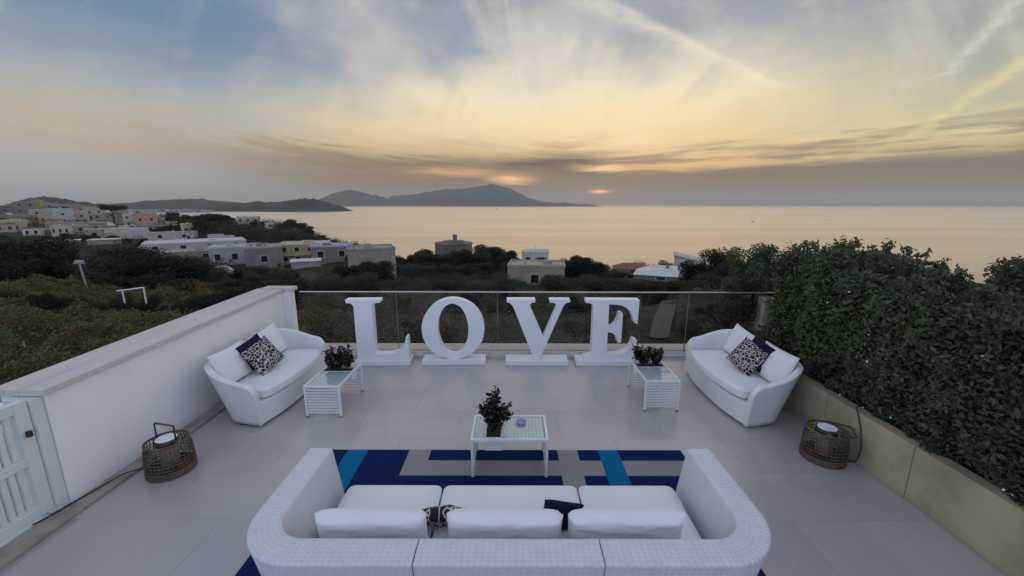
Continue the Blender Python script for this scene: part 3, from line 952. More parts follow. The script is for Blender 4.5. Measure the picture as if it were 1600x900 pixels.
def house(h):
    label, cat, x0, x1, yt, yb, Y, dep, wc, rc, style, nc, nr = h
    a = at(x0, yt, Y); b = at(x1, yt, Y); base = at((x0 + x1) / 2, yb, Y)
    cx = (a.x + b.x) / 2; w = b.x - a.x; top = a.z
    gmin = min(base.z, ground(a.x, Y), ground(b.x, Y), ground(cx, Y + dep)) - 1.5
    # front wall turned square to the line of sight, a little skewed
    yaw = -math.atan2(cx, Y) * 0.85 + random.uniform(-.12, .12)
    root = thing('house' if cat == 'house' else 'shed', (cx, Y, gmin), yaw, label, cat, 'small houses of the hill town' if ' small ' in label and 'larger' in label else None)
    H = top - gmin
    wf = w / max(0.55, math.cos(math.atan2(cx, Y))) * 0.5 * math.cos(math.atan2(cx, Y)) ** 0.0
    wf = w * 0.5
    gw = sum(wc) / 3
    wc = tuple((v * .78 + gw * .22) * k for v, k in zip(wc, (1.08, 1.0, .86)))
    rc = tuple(v * k for v, k in zip(rc, (1.06, 1.0, .90)))
    wm = mat('wall_%02d' % HOUSES.index(h), wc, .85, .14, .35, .2, 3, .05)
    rm = mat('roof_%02d' % HOUSES.index(h), rc, .8, .14, .6, .2, 3, .05)
    vis = base.z - gmin
    hh = top - base.z
    wallH = H
    sc = hh
    if style == 'hip':
        wallH = vis + hh * 0.45
    elif style == 'slant':
        wallH = vis + hh * 0.72
    wall = MB()
    wall.box(-wf, wf, 0, dep, 0, wallH - 0.12)
    wall.build('wall', wm, root)
    if style == 'flat':
        ov = 0.04 * w if cat == 'shed' else 0.15
        r = MB().box(-wf - ov, wf + ov, -ov, dep + ov, wallH - 0.12, wallH + 0.06)
        if cat == 'house':
            for q in ((-wf - ov, wf + ov, -ov, -ov + .25), (-wf - ov, wf + ov, dep + ov - .25, dep + ov), (-wf - ov, -wf - ov + .25, -ov + .25, dep + ov - .25), (wf + ov - .25, wf + ov, -ov + .25, dep + ov - .25)):
                r.box(q[0], q[1], q[2], q[3], wallH + 0.06, wallH + 0.06 + min(.45, hh * .08))
        ro = r.build('roof', rm, root)
        if cat == 'house' and w > 7:
            k = random.uniform(-.5, .4) * wf
            MB().box(k, k + min(3.0, w * .16), dep * .4, dep * .4 + 2.4, wallH + 0.06, wallH + min(1.6, hh * .16)).build('stair_head', wm, root)
            k2 = random.uniform(-.8, .7) * wf
            MB().box(k2, k2 + .5, dep * .2, dep * .2 + .5, wallH + 0.06, wallH + min(1.3, hh * .14)).build('chimney', wm, ro)
            k3 = random.uniform(-.7, .7) * wf
            MB().tube([(k3, dep * .5, wallH), (k3, dep * .5, wallH + 2.4)], .035, 5).tube([(k3 - .5, dep * .5, wallH + 2.2), (k3 + .5, dep * .5, wallH + 2.2)], .025, 5).build('aerial', M_DARK, ro)
            if w > 9:
                k4 = random.uniform(-.7, .7) * wf
                MB().lathe([(.5, wallH + .06), (.55, wallH + .2), (.55, wallH + 1.0), (.3, wallH + 1.15)], 12, 0, (k4, dep * .6, 0)).build('water_tank', rm, ro, True)
    elif style == 'hip':
        r = MB()
        e = .35
        zt0 = wallH - .12
        vs = [(-wf - e, -e, zt0), (wf + e, -e, zt0), (wf + e, dep + e, zt0), (-wf - e, dep + e, zt0), (-wf * .45, dep / 2, H), (wf * .45, dep / 2, H)]
        r._add(vs, [(3, 2, 1, 0), (0, 1, 5, 4), (1, 2, 5), (2, 3, 4, 5), (3, 0, 4)])
        ro = r.build('roof', rm, root)
        MB().box(wf * .1, wf * .1 + .6, dep * .35, dep * .35 + .6, wallH, H + .5).build('chimney', wm, ro)
    else:
        r = MB()
        r._add([(-wf - .4, -.4, H), (wf + .4, -.4, wallH), (wf + .4, dep + .4, wallH), (-wf - .4, dep + .4, H),
                (-wf - .4, -.4, H - .3), (wf + .4, -.4, wallH - .3), (wf + .4, dep + .4, wallH - .3), (-wf - .4, dep + .4, H - .3)],
               [(0, 1, 2, 3), (7, 6, 5, 4), (0, 4, 5, 1), (1, 5, 6, 2), (2, 6, 7, 3), (3, 7, 4, 0)])
        r.build('roof', rm, root)
        MB().prism([(-wf, 0), (wf - .1, 0), (-wf, H - wallH - .3)], 0, dep - .1, 0, Matrix.Translation((0, dep - .05, wallH - .13)) @ Matrix.Rotation(R(90), 4, 'X')).build('gable', wm, root)
    if nc:
        fh = (wallH - vis) / nr
        for rr in range(nr):
            for c_ in range(nc):
                wx = (-1 + (2 * c_ + 1) / nc) * wf + random.uniform(-.1, .1) * wf / nc
                ww = min(w / nc * .34, 2.0); wh = min(fh * .42, 2.2)
                o = link('window', WIN, root, (wx, 0.0, vis + fh * (rr + .52)))
                o.scale = (ww, .10, wh)
                if Y < 165:
                    link('frame', FRAME, o)
        if w > 10 and nr == 1:
            dh = min(fh * .55, 2.4)
            o = link('door', WIN, root, (wf * .72, 0, vis + dh / 2))
            o.scale = (min(1.3, w * .08), .12, dh)
    if style == 'flat' and nr == 2 and w > 9:
        MB().box(-wf * .8, wf * .2, -1.0, -.005, vis + hh * .44, vis + hh * .47).build('balcony', rm, root)
    return root


for h in HOUSES:
    house(h)

# old round fort on the wooded rise
fc = at(709, 392, 215)
fort = thing('fort', (fc.x, 215, fc.z - 4), 0, 'low stone fort with a small turret on the wooded rise', 'fort')
mst = mat('fort_stone', (.16, .14, .12), .9, .25, .4, .5, 3, .2)
w = (at(738, 390, 215).x - at(681, 390, 215).x) / 2
ht = at(709, 379, 215).z - (fc.z - 4)
MB().lathe([(w * 1.04, 0), (w, ht * .9), (w * 1.03, ht * .92), (w * 1.03, ht)], 28).build('wall', mst, fort)
MB().lathe([(w * .6, ht), (w * .58, ht + 1.0)], 20).build('upper_platform', mst, fort)
MB().lathe([(1.1, ht), (1.1, ht + 3.4), (1.3, ht + 3.5), (1.3, ht + 4.0), (.5, ht + 4.4)], 12, 0, (.8, 0, 0)).build('turret', mst, fort)

# greenhouse tunnels in the garden below the town
for i, (x0, x1, y0, y1, Y) in enumerate(((284, 312, 427, 437, 88), (305, 340, 423, 433, 94))):
    a = at(x0, y1, Y); b = at(x1, y0, Y)
    g = thing('greenhouse', (a.x, Y, a.z - .6), R(12), ['pale green greenhouse tunnel, left one of the pair in the garden', 'white greenhouse tunnel, right one of the pair in the garden'][i], 'greenhouse', 'greenhouse tunnels')
    W_, H_ = b.x - a.x, b.z - a.z + .6
    pts = [(W_ / 2 - W_ / 2 * math.cos(t), H_ * math.sin(t)) for t in np.linspace(0, PI, 12)]
    MB().prism(pts, 0, 7, 0, Matrix.Translation((0, 7, 0)) @ Matrix.Rotation(R(90), 4, 'X')).build('cover', mat('greenhouse_film_%d' % i, ((.34, .42, .38), (.40, .43, .43))[i], .4, .1, 1), g, smooth=False)
    for k in range(4):
        MB().tube([(p[0], k * 2.3 + .05, p[1] + .03) for p in pts], .05, 6).build('hoop', M_METALW, g)


# ------------------------------------------------------------------ trees
def crown_mesh(kind, m, seed):
    r = np.random.default_rng(seed)
    P, N = [], []
    if kind == 'broad':
        cs = [((r.uniform(-.28, .28), r.uniform(-.28, .28), r.uniform(.24, .82)), r.uniform(.14, .25)) for _ in range(19)] + [((0, 0, .52), .34)]
        n, leaf = 460, .038
    elif kind == 'olive':
        cs = [((r.uniform(-.33, .33), r.uniform(-.33, .33), r.uniform(.26, .78)), r.uniform(.14, .24)) for _ in range(18)] + [((0, 0, .52), .34)]
        n, leaf = 430, .027
    elif kind == 'pine':
        cs = [((math.cos(a) * q, math.sin(a) * q, r.uniform(.72, .86)), r.uniform(.13, .20)) for a, q in zip(r.uniform(0, 6.28, 22), np.sqrt(r.random(22)) * .44)]
        n, leaf = 300, .028
    elif kind == 'tall':
        cs = [((r.uniform(-.18, .18), r.uniform(-.18, .18), z), r.uniform(.12, .2)) for z in r.uniform(.22, .9, 18)]
        n, leaf = 380, .028
    else:  # bush
        cs = [((r.uniform(-.42, .42), r.uniform(-.42, .42), r.uniform(.15, .75)), r.uniform(.15, .26)) for _ in range(13)] + [((0, 0, .4), .4)]
        n, leaf = 400, .038
    for c, rad in cs:
        p, nn = blob_points(int(n * (rad / .18) ** 1.5), c, rad, .8 if kind != 'pine' else .55, .5)
        P.append(p); N.append(nn)
    P = np.concatenate(P); N = np.concatenate(N)
    return leaves(P, N, leaf, m, 'crown', .62, .7)


def trunk_mesh(kind, seed):
    r = random.Random(seed)
    mb = MB()
    top = {'broad': .62, 'olive': .5, 'pine': .76, 'tall': .7, 'bush': .3}[kind]
    lean = r.uniform(-.03, .03)
    mb.tube([(0, 0, -.06), (lean * .5, 0, top * .35), (lean, lean, top * .7), (lean, lean * .5, top)], .038, 8, 0, False, .016)
    for k in range(6):
        a = k * 1.05 + r.uniform(-.3, .3); z = top * r.uniform(.42, .8)
        q = r.uniform(.16, .3)
        mb.tube([(lean, 0, z), (lean + math.cos(a) * q * .5, math.sin(a) * q * .5, z + .09), (lean + math.cos(a) * q, math.sin(a) * q, z + .2)], .014, 6, 0, False, .005)
    return mb.mesh('trunk', M_BARK, True)


PROTO = {}
for kind, m, names in (('broad', L_DARK, 'dark'), ('broad', L_GREEN, 'green'), ('broad', L_BROWN, 'brown'), ('olive', L_OLIVE, 'olive'),
                       ('pine', L_DARK, 'pine'), ('tall', L_DARK, 'tall'), ('bush', L_GREEN, 'bush'), ('bush', L_DARK, 'darkbush')):
    PROTO[names] = [(crown_mesh(kind, m, 100 + i * 7 + len(names)), trunk_mesh(kind, 40 + i)) for i in range(2)]

NAMES = {'dark': 'broadleaf_tree', 'green': 'broadleaf_tree', 'brown': 'broadleaf_tree', 'olive': 'olive_tree', 'pine': 'umbrella_pine', 'tall': 'tall_tree', 'bush': 'shrub', 'darkbush': 'shrub'}


def tree(kind, x, yt, Y, wpx, label, group=None, cat='tree', zb=None):
    """tree whose top shows at photo height yt, wpx wide, Y metres off"""
    p = at(x, yt, Y)
    g = ground(p.x, Y) if zb is None else zb
    H = max(p.z - g, 1.2)
    wd = min(wpx * Y / 612.0, 1.3 * H)
    o = thing(NAMES[kind], (p.x, Y, g), random.uniform(0, 6.28), label, cat, group)
    cr, tk = random.choice(PROTO[kind])
    span = {'broad_tree': .8}.get(kind, {'tall': .62, 'pine': 1.1, 'olive': .98, 'bush': 1.2, 'darkbush': 1.2}.get(kind, .86))
    a = link('crown', cr, o); b = link('trunk', tk, o)
    ztop = .99 if kind != 'bush' else .95
    for q in (a, b):
        q.scale = (wd / span, wd / span, H / ztop)
    return o


ORD = ['leftmost', 'second', 'third', 'fourth', 'fifth', 'sixth', 'seventh', 'eighth', 'ninth', 'tenth', 'eleventh', 'twelfth',
       'thirteenth', 'fourteenth', 'fifteenth', 'sixteenth', 'seventeenth', 'eighteenth', 'nineteenth', 'twentieth']


def row(kinds, xs, prof, Y, wr, label, group, dY=6, jit=6, cat='tree'):
    px = [p[0] for p in prof]; py = [p[1] for p in prof]
    made = []
    for x in xs:
        x += random.uniform(-8, 8)
        made.append((x, tree(random.choice(kinds), x, float(np.interp(x, px, py)) + random.uniform(-jit * .3, jit), Y + random.uniform(-dY, dY), random.uniform(*wr), label, group, cat)))
    if len(made) <= 20:
        # where nothing else tells the trees of a short row apart, say its place in the row
        made.sort(key=lambda q: q[0])
        for k, (_, o) in enumerate(made):
            o['label'] = (ORD[k] + (' from the left, ' if k else ' ')) + label if k < len(made) - 1 else 'rightmost ' + label


# dark thicket behind the vineyard, left
tree('dark', 38, 366, 60, 100, 'big round dark tree at the left behind the vineyard')
tree('dark', 205, 379, 66, 105, 'broad dark tree right of the utility pole')
row(['dark', 'dark', 'green', 'tall'], range(-10, 300, 27), [(-130, 380), (0, 380), (80, 388), (140, 395), (260, 400), (320, 428)], 57, (62, 88),
    'dark tree in the thicket behind the vineyard', 'trees behind the vineyard', 5, 24)
row(['dark', 'green', 'brown'], range(250, 480, 21), [(250, 425), (330, 440), (400, 428), (480, 432)], 50, (55, 80),
    'dark green tree beyond the white wall left of the glass railing', 'trees beyond the white wall', 5, 10)
row(['green', 'dark', 'olive', 'tall'], range(270, 460, 18), [(250, 408), (330, 414), (400, 418), (470, 410)], 92, (38, 60),
    'dark tree on the slope below the pale blue house', 'trees below the pale houses', 10, 8)
row(['darkbush', 'bush', 'darkbush'], range(15, 280, 34), [(0, 452), (280, 456)], 36, (34, 58),
    'dark bush standing up out of the vineyard rows', 'bushes in the vineyard', 4, 16, 'shrub')
row(['dark', 'green', 'dark'], range(285, 455, 22), [(285, 462), (360, 446), (455, 432)], 38, (46, 72),
    'dark tree at the vineyard edge close to the white wall', 'trees at the vineyard edge', 3, 10)
# olives just past the glass
row(['olive'], range(470, 810, 29), [(470, 428), (520, 425), (560, 424), (620, 432), (700, 428), (745, 424), (800, 428)], 76, (52, 72),
    'grey green olive tree in the row beyond the glass railing', 'row of olive trees', 4, 5)
row(['green', 'olive'], range(800, 970, 24), [(800, 432), (850, 430), (880, 428), (920, 426), (970, 434)], 72, (48, 70),
    'bushy tree in front of the wide taupe house', 'trees by the taupe house', 4, 6)
tree('dark', 585, 402, 95, 66, 'dark tree in front of the bare concrete house')
tree('dark', 545, 410, 96, 46, 'smaller dark tree left of the one before the concrete house')
# wood round the fort
row(['green', 'dark', 'brown'], range(608, 812, 11), [(610, 397), (660, 394), (690, 392), (740, 389), (765, 383), (800, 392), (815, 405)], 185, (26, 40),
    'tree in the wood below the stone fort', 'wood round the fort', 12, 7)
row(['green', 'dark', 'olive', 'brown'], range(620, 830, 14), [(610, 412), (700, 408), (800, 412), (830, 420)], 130, (32, 50),
    'tree in the lower wood behind the olive row', 'lower wood behind the olives', 12, 8)
tree('dark', 762, 379, 195, 44, 'round topped tree right of the fort turret')
tree('dark', 792, 385, 190, 36, 'dark tree at the right end of the fort wood')
tree('brown', 660, 388, 200, 34, 'brownish tree left of the fort')
row(['dark', 'green', 'brown'], range(858, 1000, 12), [(860, 398), (870, 396), (885, 408), (906, 398), (915, 397), (935, 404), (960, 420), (1000, 428)], 118, (26, 40),
    'dark tree between the white villa and the red roofed house', 'trees right of the white villa', 10, 6)
tree('dark', 910, 396, 125, 34, 'round dark tree standing against the sea above letter E')
tree('olive', 1042, 404, 104, 26, 'thin leafy tree in front of the white slanted house')
row(['green', 'brown', 'dark'], range(965, 1200, 19), [(960, 432), (1080, 436), (1100, 428), (1200, 428)], 62, (44, 66),
    'dark shrubby tree behind the right part of the glass railing', 'trees behind the right railing', 5, 6)
tree('tall', 1114, 381, 74, 62, 'tall dark tree with a square top left of the hedge')
tree('dark', 1088, 402, 78, 40, 'lower dark tree on the left flank of the tall one')
row(['green', 'brown', 'dark'], range(1125, 1240, 16), [(1120, 398), (1160, 400), (1190, 396), (1260, 400)], 70, (36, 54),
    'tree between the tall dark tree and the hedge', 'trees beside the hedge', 4, 6)
# town and headland
tree('pine', 172, 319, 400, 40, 'dark umbrella pine standing above the town')
tree('pine', 269, 331, 380, 18, 'small umbrella pine at the edge of the wooded headland')
tree('dark', 218, 331, 450, 15, 'dark tree behind the coral pink house')
row(['green', 'brown', 'dark'], range(-20, 340, 13), [(0, 352), (60, 362), (100, 366), (150, 352), (200, 352), (230, 357), (270, 346), (340, 342)], 300, (14, 24),
    'small tree among the houses of the town', 'trees among the town houses', 30, 8)
row(['green', 'dark', 'brown'], range(0, 330, 15), [(0, 368), (60, 372), (110, 366), (150, 368), (200, 374), (260, 378), (330, 384)], 215, (20, 34),
    'tree on the slope between the town and the thicket', 'trees below the town', 20, 8)
row(['brown', 'green', 'dark'], range(262, 552, 9), [(262, 336), (300, 338), (320, 333), (345, 331), (370, 345), (400, 346), (430, 349), (455, 343), (470, 347), (490, 362), (520, 374), (550, 382)], 420, (16, 26),
    'tree on the skyline of the wooded headland', 'trees along the headland skyline', 20, 5)
row(['dark', 'brown', 'green'], range(285, 545, 11), [(285, 352), (340, 350), (400, 360), (460, 362), (500, 376), (550, 390)], 330, (18, 30),
    'tree on the flank of the wooded headland', 'trees on the headland flank', 40, 8)

def wood(name, label, spots, m, size, per):
    P, N = [], []
    for (X, Y, g, rad, hh) in spots:
        p, nn = blob_points(per, (X, Y, g + hh * .55), rad, hh / rad * .62, .45)
        P.append(p); N.append(nn)
    o = link(name, leaves(np.concatenate(P), np.concatenate(N), size, m, name, .65, .7), kind='stuff')
    o['label'] = label


def wood_spots(n, xr, Yr, rr, hr, keep=lambda x, Y: True):
    out = []
    while len(out) < n:
        x = random.uniform(*xr); Y = math.exp(random.uniform(math.log(Yr[0]), math.log(Yr[1])))
        if not keep(x, Y): continue
        X = Y * (x - 800) / 612
        g = ground(X, Y)
        if g < SEA_Z + 3: continue
        # stay clear of house fronts
        if any(h[2] - 4 < x < h[3] + 4 and h[6] - 26 < Y < h[6] + h[7] + 3 for h in HOUSES): continue
        r = random.uniform(*rr)
        out.append((X, Y, g, r, min(r * 1.7, random.uniform(*hr))))
    return out


wood('headland_wood', 'dark wood covering the headland', wood_spots(420, (265, 560), (260, 560), (4, 7), (5, 9)), L_BROWN, .85, 130)
wood('slope_scrub', 'low dark bushes on the slope round the houses', wood_spots(420, (-60, 620), (95, 300), (2.2, 4.2), (1.8, 3.4)), L_GREEN, .48, 150)
wood('far_slope_scrub', 'low dark bushes on the slope below the fort and villas', wood_spots(330, (600, 1240), (84, 215), (2.0, 3.6), (1.6, 3.2)), L_GREEN, .38, 170)
wood('town_bushes', 'bushes and small trees between the town houses', wood_spots(340, (-60, 340), (300, 640), (3, 5.5), (2.5, 5)), L_GREEN, 1.1, 50)

# vineyard: rows of vines, and rough scrub seen through the glass
def strip_leaves(name, segs, per_m, size, m, hgt, wid, label):
    P, N = [], []
    for (x0, y0, x1, y1) in segs:
        L = math.hypot(x1 - x0, y1 - y0)
        n = int(L * per_m)
        t = rng.random(n)
        X = x0 + (x1 - x0) * t + rng.normal(0, wid, n); Y = y0 + (y1 - y0) * t + rng.normal(0, wid, n)
        px_ = 800 + 612 * X / Y
        ok = ~((px_ > 1006) & (px_ < 1064)) & ~((px_ > 186) & (px_ < 230) & (Y > 33.6) & (Y < 38))
        X, Y = X[ok], Y[ok]; n = len(X)
        lump = np.array([mnoise.noise((a * .42, b * .42, 2.0)) + .5 * mnoise.noise((a * 1.3, b * 1.3, 5.0)) for a, b in zip(X, Y)])
        h = hgt * (1.0 + .75 * lump) * (rng.random(n) ** .45)
        P.append(np.stack([X, Y, zt(X, Y) + h], 1))
        N.append(np.stack([rng.normal(0, .5, n), rng.normal(-.3, .5, n), np.full(n, .9)], 1))
    o = link(name, leaves(np.concatenate(P), np.concatenate(N), size, m, name, .8, .6), kind='stuff')
    o['label'] = label
    return o


segs = []
for k in range(9):
    y = 20.5 + k * 3.0
    segs.append((-64, y + 2.2, -13 - k * .35, y - 1.5))
strip_leaves('vineyard', segs, 330, .155, L_VINE, 1.55, .40, 'vineyard rows in green, yellow and rust leaf')
segs = []
for k in range(30):
    y = 13.5 + k * 1.5
    segs.append((-14 - .1 * k, y, 16 + k * .9, y + random.uniform(-1, 1)))
strip_leaves('scrub', segs, 70, .16, L_SCRUB, 1.3, .7, 'rough brown and green scrub below the terrace')
# bushes in the scrub
for i in range(30):
    Y = random.uniform(19, 46); x = random.uniform(470, 1190)
    if 985 < x < 1085: x += 110
    X = Y * (x - 800) / 612
    g = ground(X, Y)
    o = thing('shrub', (X, Y, g), random.uniform(0, 6), 'shrub in the rough ground seen through the glass railing', 'shrub', 'shrubs beyond the glass')
    cr, tk = random.choice(PROTO[random.choice(['bush', 'bush', 'darkbush'])])
    s = random.uniform(1.4, 3.2)
    for q in (link('crown', cr, o), link('trunk', tk, o)):
        q.scale = (s, s, s * random.uniform(.6, 1.0))

# strip laid just above the ground, behind the glass near the letter E
tr = [(1014, 532, 1044, 532), (1020, 505, 1050, 505), (1030, 480, 1056, 480), (1036, 464, 1058, 464)]
V = []
for (xa, ya, xb, yb) in tr:
    for t in np.linspace(0, 1, 6):
        x = xa + (xb - xa) * t
        # march to the ground
        Yg = 10.0
        while Yg < 90:
            q = at(x, ya, Yg)
            if q.z < ground(q.x, Yg) + .15: break
            Yg += .5
        V.append((q.x, Yg, ground(q.x, Yg) + .35))
idx = np.arange(len(V)).reshape(4, 6)
F = np.stack([idx[:-1, :-1], idx[:-1, 1:], idx[1:, 1:], idx[1:, :-1]], -1).reshape(-1, 4)
link('ground_strip', np_mesh('ground_strip', np.array(V), F, mat('strip_surface', (.078, .072, .062), .9, .3, 1.0, .4, 6, .05)), kind='structure')

# utility pole, white goal frame, vineyard stakes
b = at(139, 460, 45)
po = thing('utility_pole', (b.x, 45, ground(b.x, 45)), 0, 'pale utility pole with a crossarm at the edge of the vineyard', 'pole')
hh = at(134, 412, 45).z - ground(b.x, 45)
MB().tube([(0, 0, -.2), (-.35, 0, hh)], .11, 8, 0, False, .08).build('pole', mat('grey_wood', (.26, .25, .25), .8, .1, 3), po, True)
MB().box(-.95, .25, -.06, .06, hh - .15, hh + .02).build('crossarm', mat('grey_wood', (.26, .25, .25)), po)
MB().box(-.75, .15, -.12, .12, hh + .02, hh + .28).build('junction_box', mat('pale_box', (.36, .36, .37), .6), po)
a, c_ = at(191, 455, 35.5), at(224, 450, 35.5)
g0 = a.z - 1.2
gf = thing('white_frame', (a.x, 35.5, g0), 0, 'white goal shaped frame of poles in the vineyard', 'frame')
W_, H_ = c_.x - a.x, 1.2
MB().tube([(0, 0, 0), (0, 0, H_)], .06, 8).build('post', M_METALW, gf)
MB().tube([(W_, 0, 0), (W_, 0, H_ + .26)], .06, 8).build('post', M_METALW, gf)
MB().tube([(-.5, 0, H_ - .06), (W_, 0, H_ + .27)], .06, 8).build('crossbar', M_METALW, gf)
for (xa, ya, xb, yb, lab) in ((36, 535, 47, 570, 'leaning grey vine stake, longest of the three at left'), (70, 537, 75, 553, 'short pale vine stake in the middle'), (88, 551, 92, 570, 'thick pale vine stake nearest the white wall')):
    p1 = at(xb, yb, 23.5); p0 = at(xa, ya, 23.5)
    o = MB().tube([p1 - Vector((0, 0, 1.5)), p1, p0], .06, 7).build('vine_stake', mat('stake_wood', (.22, .20, .19), .8, .2, 6), None, True)
    tag(o, lab, 'stake', 'vine stakes')

# boats
for (x, y, L, lab) in ((776, 326.5, 26, 'tiny dark boat below the island mountain'), (1176, 346, 11, 'small dark boat on the right part of the sea')):
    D = FPX * math.sin(PITCH) + (y - 450) * math.cos(PITCH); Fq = FPX * math.cos(PITCH) - (y - 450) * math.sin(PITCH)
    Y = (CAM_Z - SEA_Z) * Fq / D
    bo = thing('boat', ((x - 800) / Fq * Y, Y, SEA_Z), R(8), lab, 'boat', 'boats out at sea')
    hull = [(-L / 2, -L * .12), (L * .3, -L * .12), (L / 2, 0), (L * .3, L * .12), (-L / 2, L * .12)]
    MB().prism(hull, -.2, L * .11).build('hull', M_DARK, bo)
    MB().box(-L * .25, L * .1, -L * .08, L * .08, L * .11, L * .24).build('cabin', mat('boat_cabin', (.35, .35, .35), .5), bo)

# ------------------------------------------------------------------ terrace structure
WX, PXR = -3.86, 3.54           # wall face, planter face
RAIL_Y = 6.60
MB().box(-4.25, 5.6, -2.5, 7.02, -6.5, -0.034).build('terrace_base', M_PLASTER, kind='structure')
MB().box(-3.70, PXR, -1.0, 6.47, -0.034, -0.004).build('grout_bed', M_GROUT, kind='structure')

fl = thing('terrace_floor', (0, 0, 0))
fl['kind'] = 'structure'
TW, TL = 1.2, 0.6
y = 6.47
r_ = 0
while y > 0.2:
    y0 = max(y - TL, 0.0)
    x = -3.70 - (0.6 if r_ % 2 else 0.0) + 0.06
    while x < PXR:
        xa, xb = max(x, -3.70), min(x + TW, PXR)
        if xb - xa > .03:
            MB().box(xa + .0009, xb - .0009, y0 + .0009, y - .0009, -.02, 0).build('tile', M_FLOOR, fl)
        x += TW
    y -= TL
    r_ += 1

# far kerb, travertine ledge past the glass
MB().box(-3.70, 4.6, 6.475, 6.70, -.03, .05).build('kerb', mat('kerb_stone', (.55, .53, .50), .55, .06, 4, .05, 50, .001), kind='structure')
ld = thing('stone_ledge', (0, 0, 0), 0, 'travertine ledge outside the glass railing', 'ledge')
x = -3.95
while x < 4.6:
    MB().box(x + .002, x + 1.198, 6.70, 6.868, -.03, .062).build('stone_slab', M_TRAV, ld, bevel=.003)
    MB().box(x + .002, x + 1.198, 6.872, 7.05, -.03, .058).build('stone_slab', M_TRAV, ld, bevel=.003)
    x += 1.2

# left parapet wall with stone coping
zc0, zc1 = 1.055, 1.155          # coping underside near and far
wl = thing('parapet_wall', (WX, 3.0, 0), 0, 'white plastered parapet wall with stone coping on the left', 'wall')
m_ = MB()
y0, y1 = 3.02, 6.50
m_._add([(0, y0 - 3, 0), (-.36, y0 - 3, 0), (-.36, y1 - 3, 0), (0, y1 - 3, 0), (0, y0 - 3, zc0), (-.36, y0 - 3, zc0), (-.36, y1 - 3, zc1), (0, y1 - 3, zc1)],
        [(0, 1, 2, 3), (4, 7, 6, 5), (0, 4, 5, 1), (1, 5, 6, 2), (2, 6, 7, 3), (3, 7, 4, 0)])
m_.build('wall', M_PLASTER, wl)
n = 3
for k in range(n):
    ya = y0 - 3 - .03 + (y1 - y0 + .06) * k / n + .002; yb = y0 - 3 - .03 + (y1 - y0 + .06) * (k + 1) / n - .002
    za = zc0 + (zc1 - zc0) * k / n + .002; zb = zc0 + (zc1 - zc0) * (k + 1) / n + .002
    q = MB()
    for (xa, xb, t) in ((.035, -.167, .051), (-.170, -.42, .053)):
        q._add([(xa, ya, za), (xb, ya, za), (xb, yb, zb), (xa, yb, zb), (xa, ya, za + t), (xb, ya, za + t), (xb, yb, zb + t), (xa, yb, zb + t)],
               [(0, 1, 2, 3), (4, 7, 6, 5), (0, 4, 5, 1), (1, 5, 6, 2), (2, 6, 7, 3), (3, 7, 4, 0)])
    q.build('coping_slab', M_COPING, wl, bevel=.004)
# end pillar by the glass
MB().box(-.30, .12, 3.505, 3.66, 0, 1.16).build('end_pillar', M_PLASTER, wl, bevel=.006)
MB().box(-.34, .16, 3.495, 3.70, 1.162, 1.222).build('pillar_cap', M_COPING, wl, bevel=.004)
# stone plinth along the wall foot
m_ = MB().box(-3.90, -3.705, -.5, 2.98, -.03, .030)
m_.box(-3.858, -3.705, 2.984, 6.47, -.03, .030)
tag(m_.build('stone_plinth', M_PLINTH, bevel=.006), 'low brown stone plinth along the foot of the left wall', 'plinth')

# gate
gt = thing('metal_gate', (-3.93, 2.93, .06), 0, 'white slatted metal gate at the left edge', 'gate')
GH, GL = 1.0, 2.1
MB().box(-.03, .03, -.09, 0, 0, GH).build('stile', M_GATE, gt, bevel=.004)
MB().box(-.03, .03, -GL, -GL + .09, 0, GH).build('stile', M_GATE, gt, bevel=.004)
for z0, z1 in ((0, .085), (.46, .53), (GH - .085, GH)):
    MB().box(-.028, .028, -GL + .091, -.091, z0, z1).build('rail', M_GATE, gt, bevel=.004)
sl = [MB().box(-.012, .012, -.0185, .0185, z0, z1).mesh('slat', M_GATE, bevel=.003) for z0, z1 in ((.086, .459), (.531, GH - .086))]
y = -.135
while y > -GL + .11:
    for me in sl:
        link('slat', me, gt, (0, y, 0))
    y -= .056
MB().box(.03, .065, -.062, -.036, .70, .75).build('handle', M_DARK, gt, bevel=.004)
gp_ = MB().box(-4.1, -3.872, 2.935, 3.015, 0, 1.05).build('gate_post', M_GATE, bevel=.005)
tag(gp_, 'pale grey gate post at the end of the left wall', 'post')

# white steps beyond the gate
st = thing('outdoor_steps', (-5.75, 2.95, .44), R(4), 'white edged outdoor steps beyond the gate', 'steps')
for k in range(3):
    MB().box(-1.3, 1.1, k * .34, k * .34 + .34, -4, .06 * k).build('step', mat('step_grey', (.26, .27, .29), .7, .1, 3), st)
    MB().box(-1.3, 1.1, k * .34 + .001, k * .34 + .09, .06 * k + .002, .06 * k + .03).build('nosing', M_WHITE, st)

# glass railing
gr = thing('glass_railing', (0, RAIL_Y, .05), 0, 'smoked glass railing with a thin metal handrail', 'railing')
gx = [-3.62, -1.98, -.25, 1.43, 3.02, 4.62]
for a, b in zip(gx[:-1], gx[1:]):
    MB().box(a + .008, b - .008, -.006, .006, .02, 1.078).build('glass_panel', M_GLASS, gr)
for a, b in zip(gx[:-1], gx[1:]):
    MB().box(a + .004, b - .004, -.020, .020, 1.08, 1.096).build('handrail', M_STEEL, gr, bevel=.003)
for x in gx[1:-1]:
    MB().box(x - .004, x + .004, -.012, .012, 0, 1.079).build('post', mat('rail_post', (.20, .18, .16), .4), gr)
MB().box(-3.64, 4.62, -.03, .03, .001, .02).build('base_channel', mat('channel_metal', (.62, .62, .62), .4), gr)

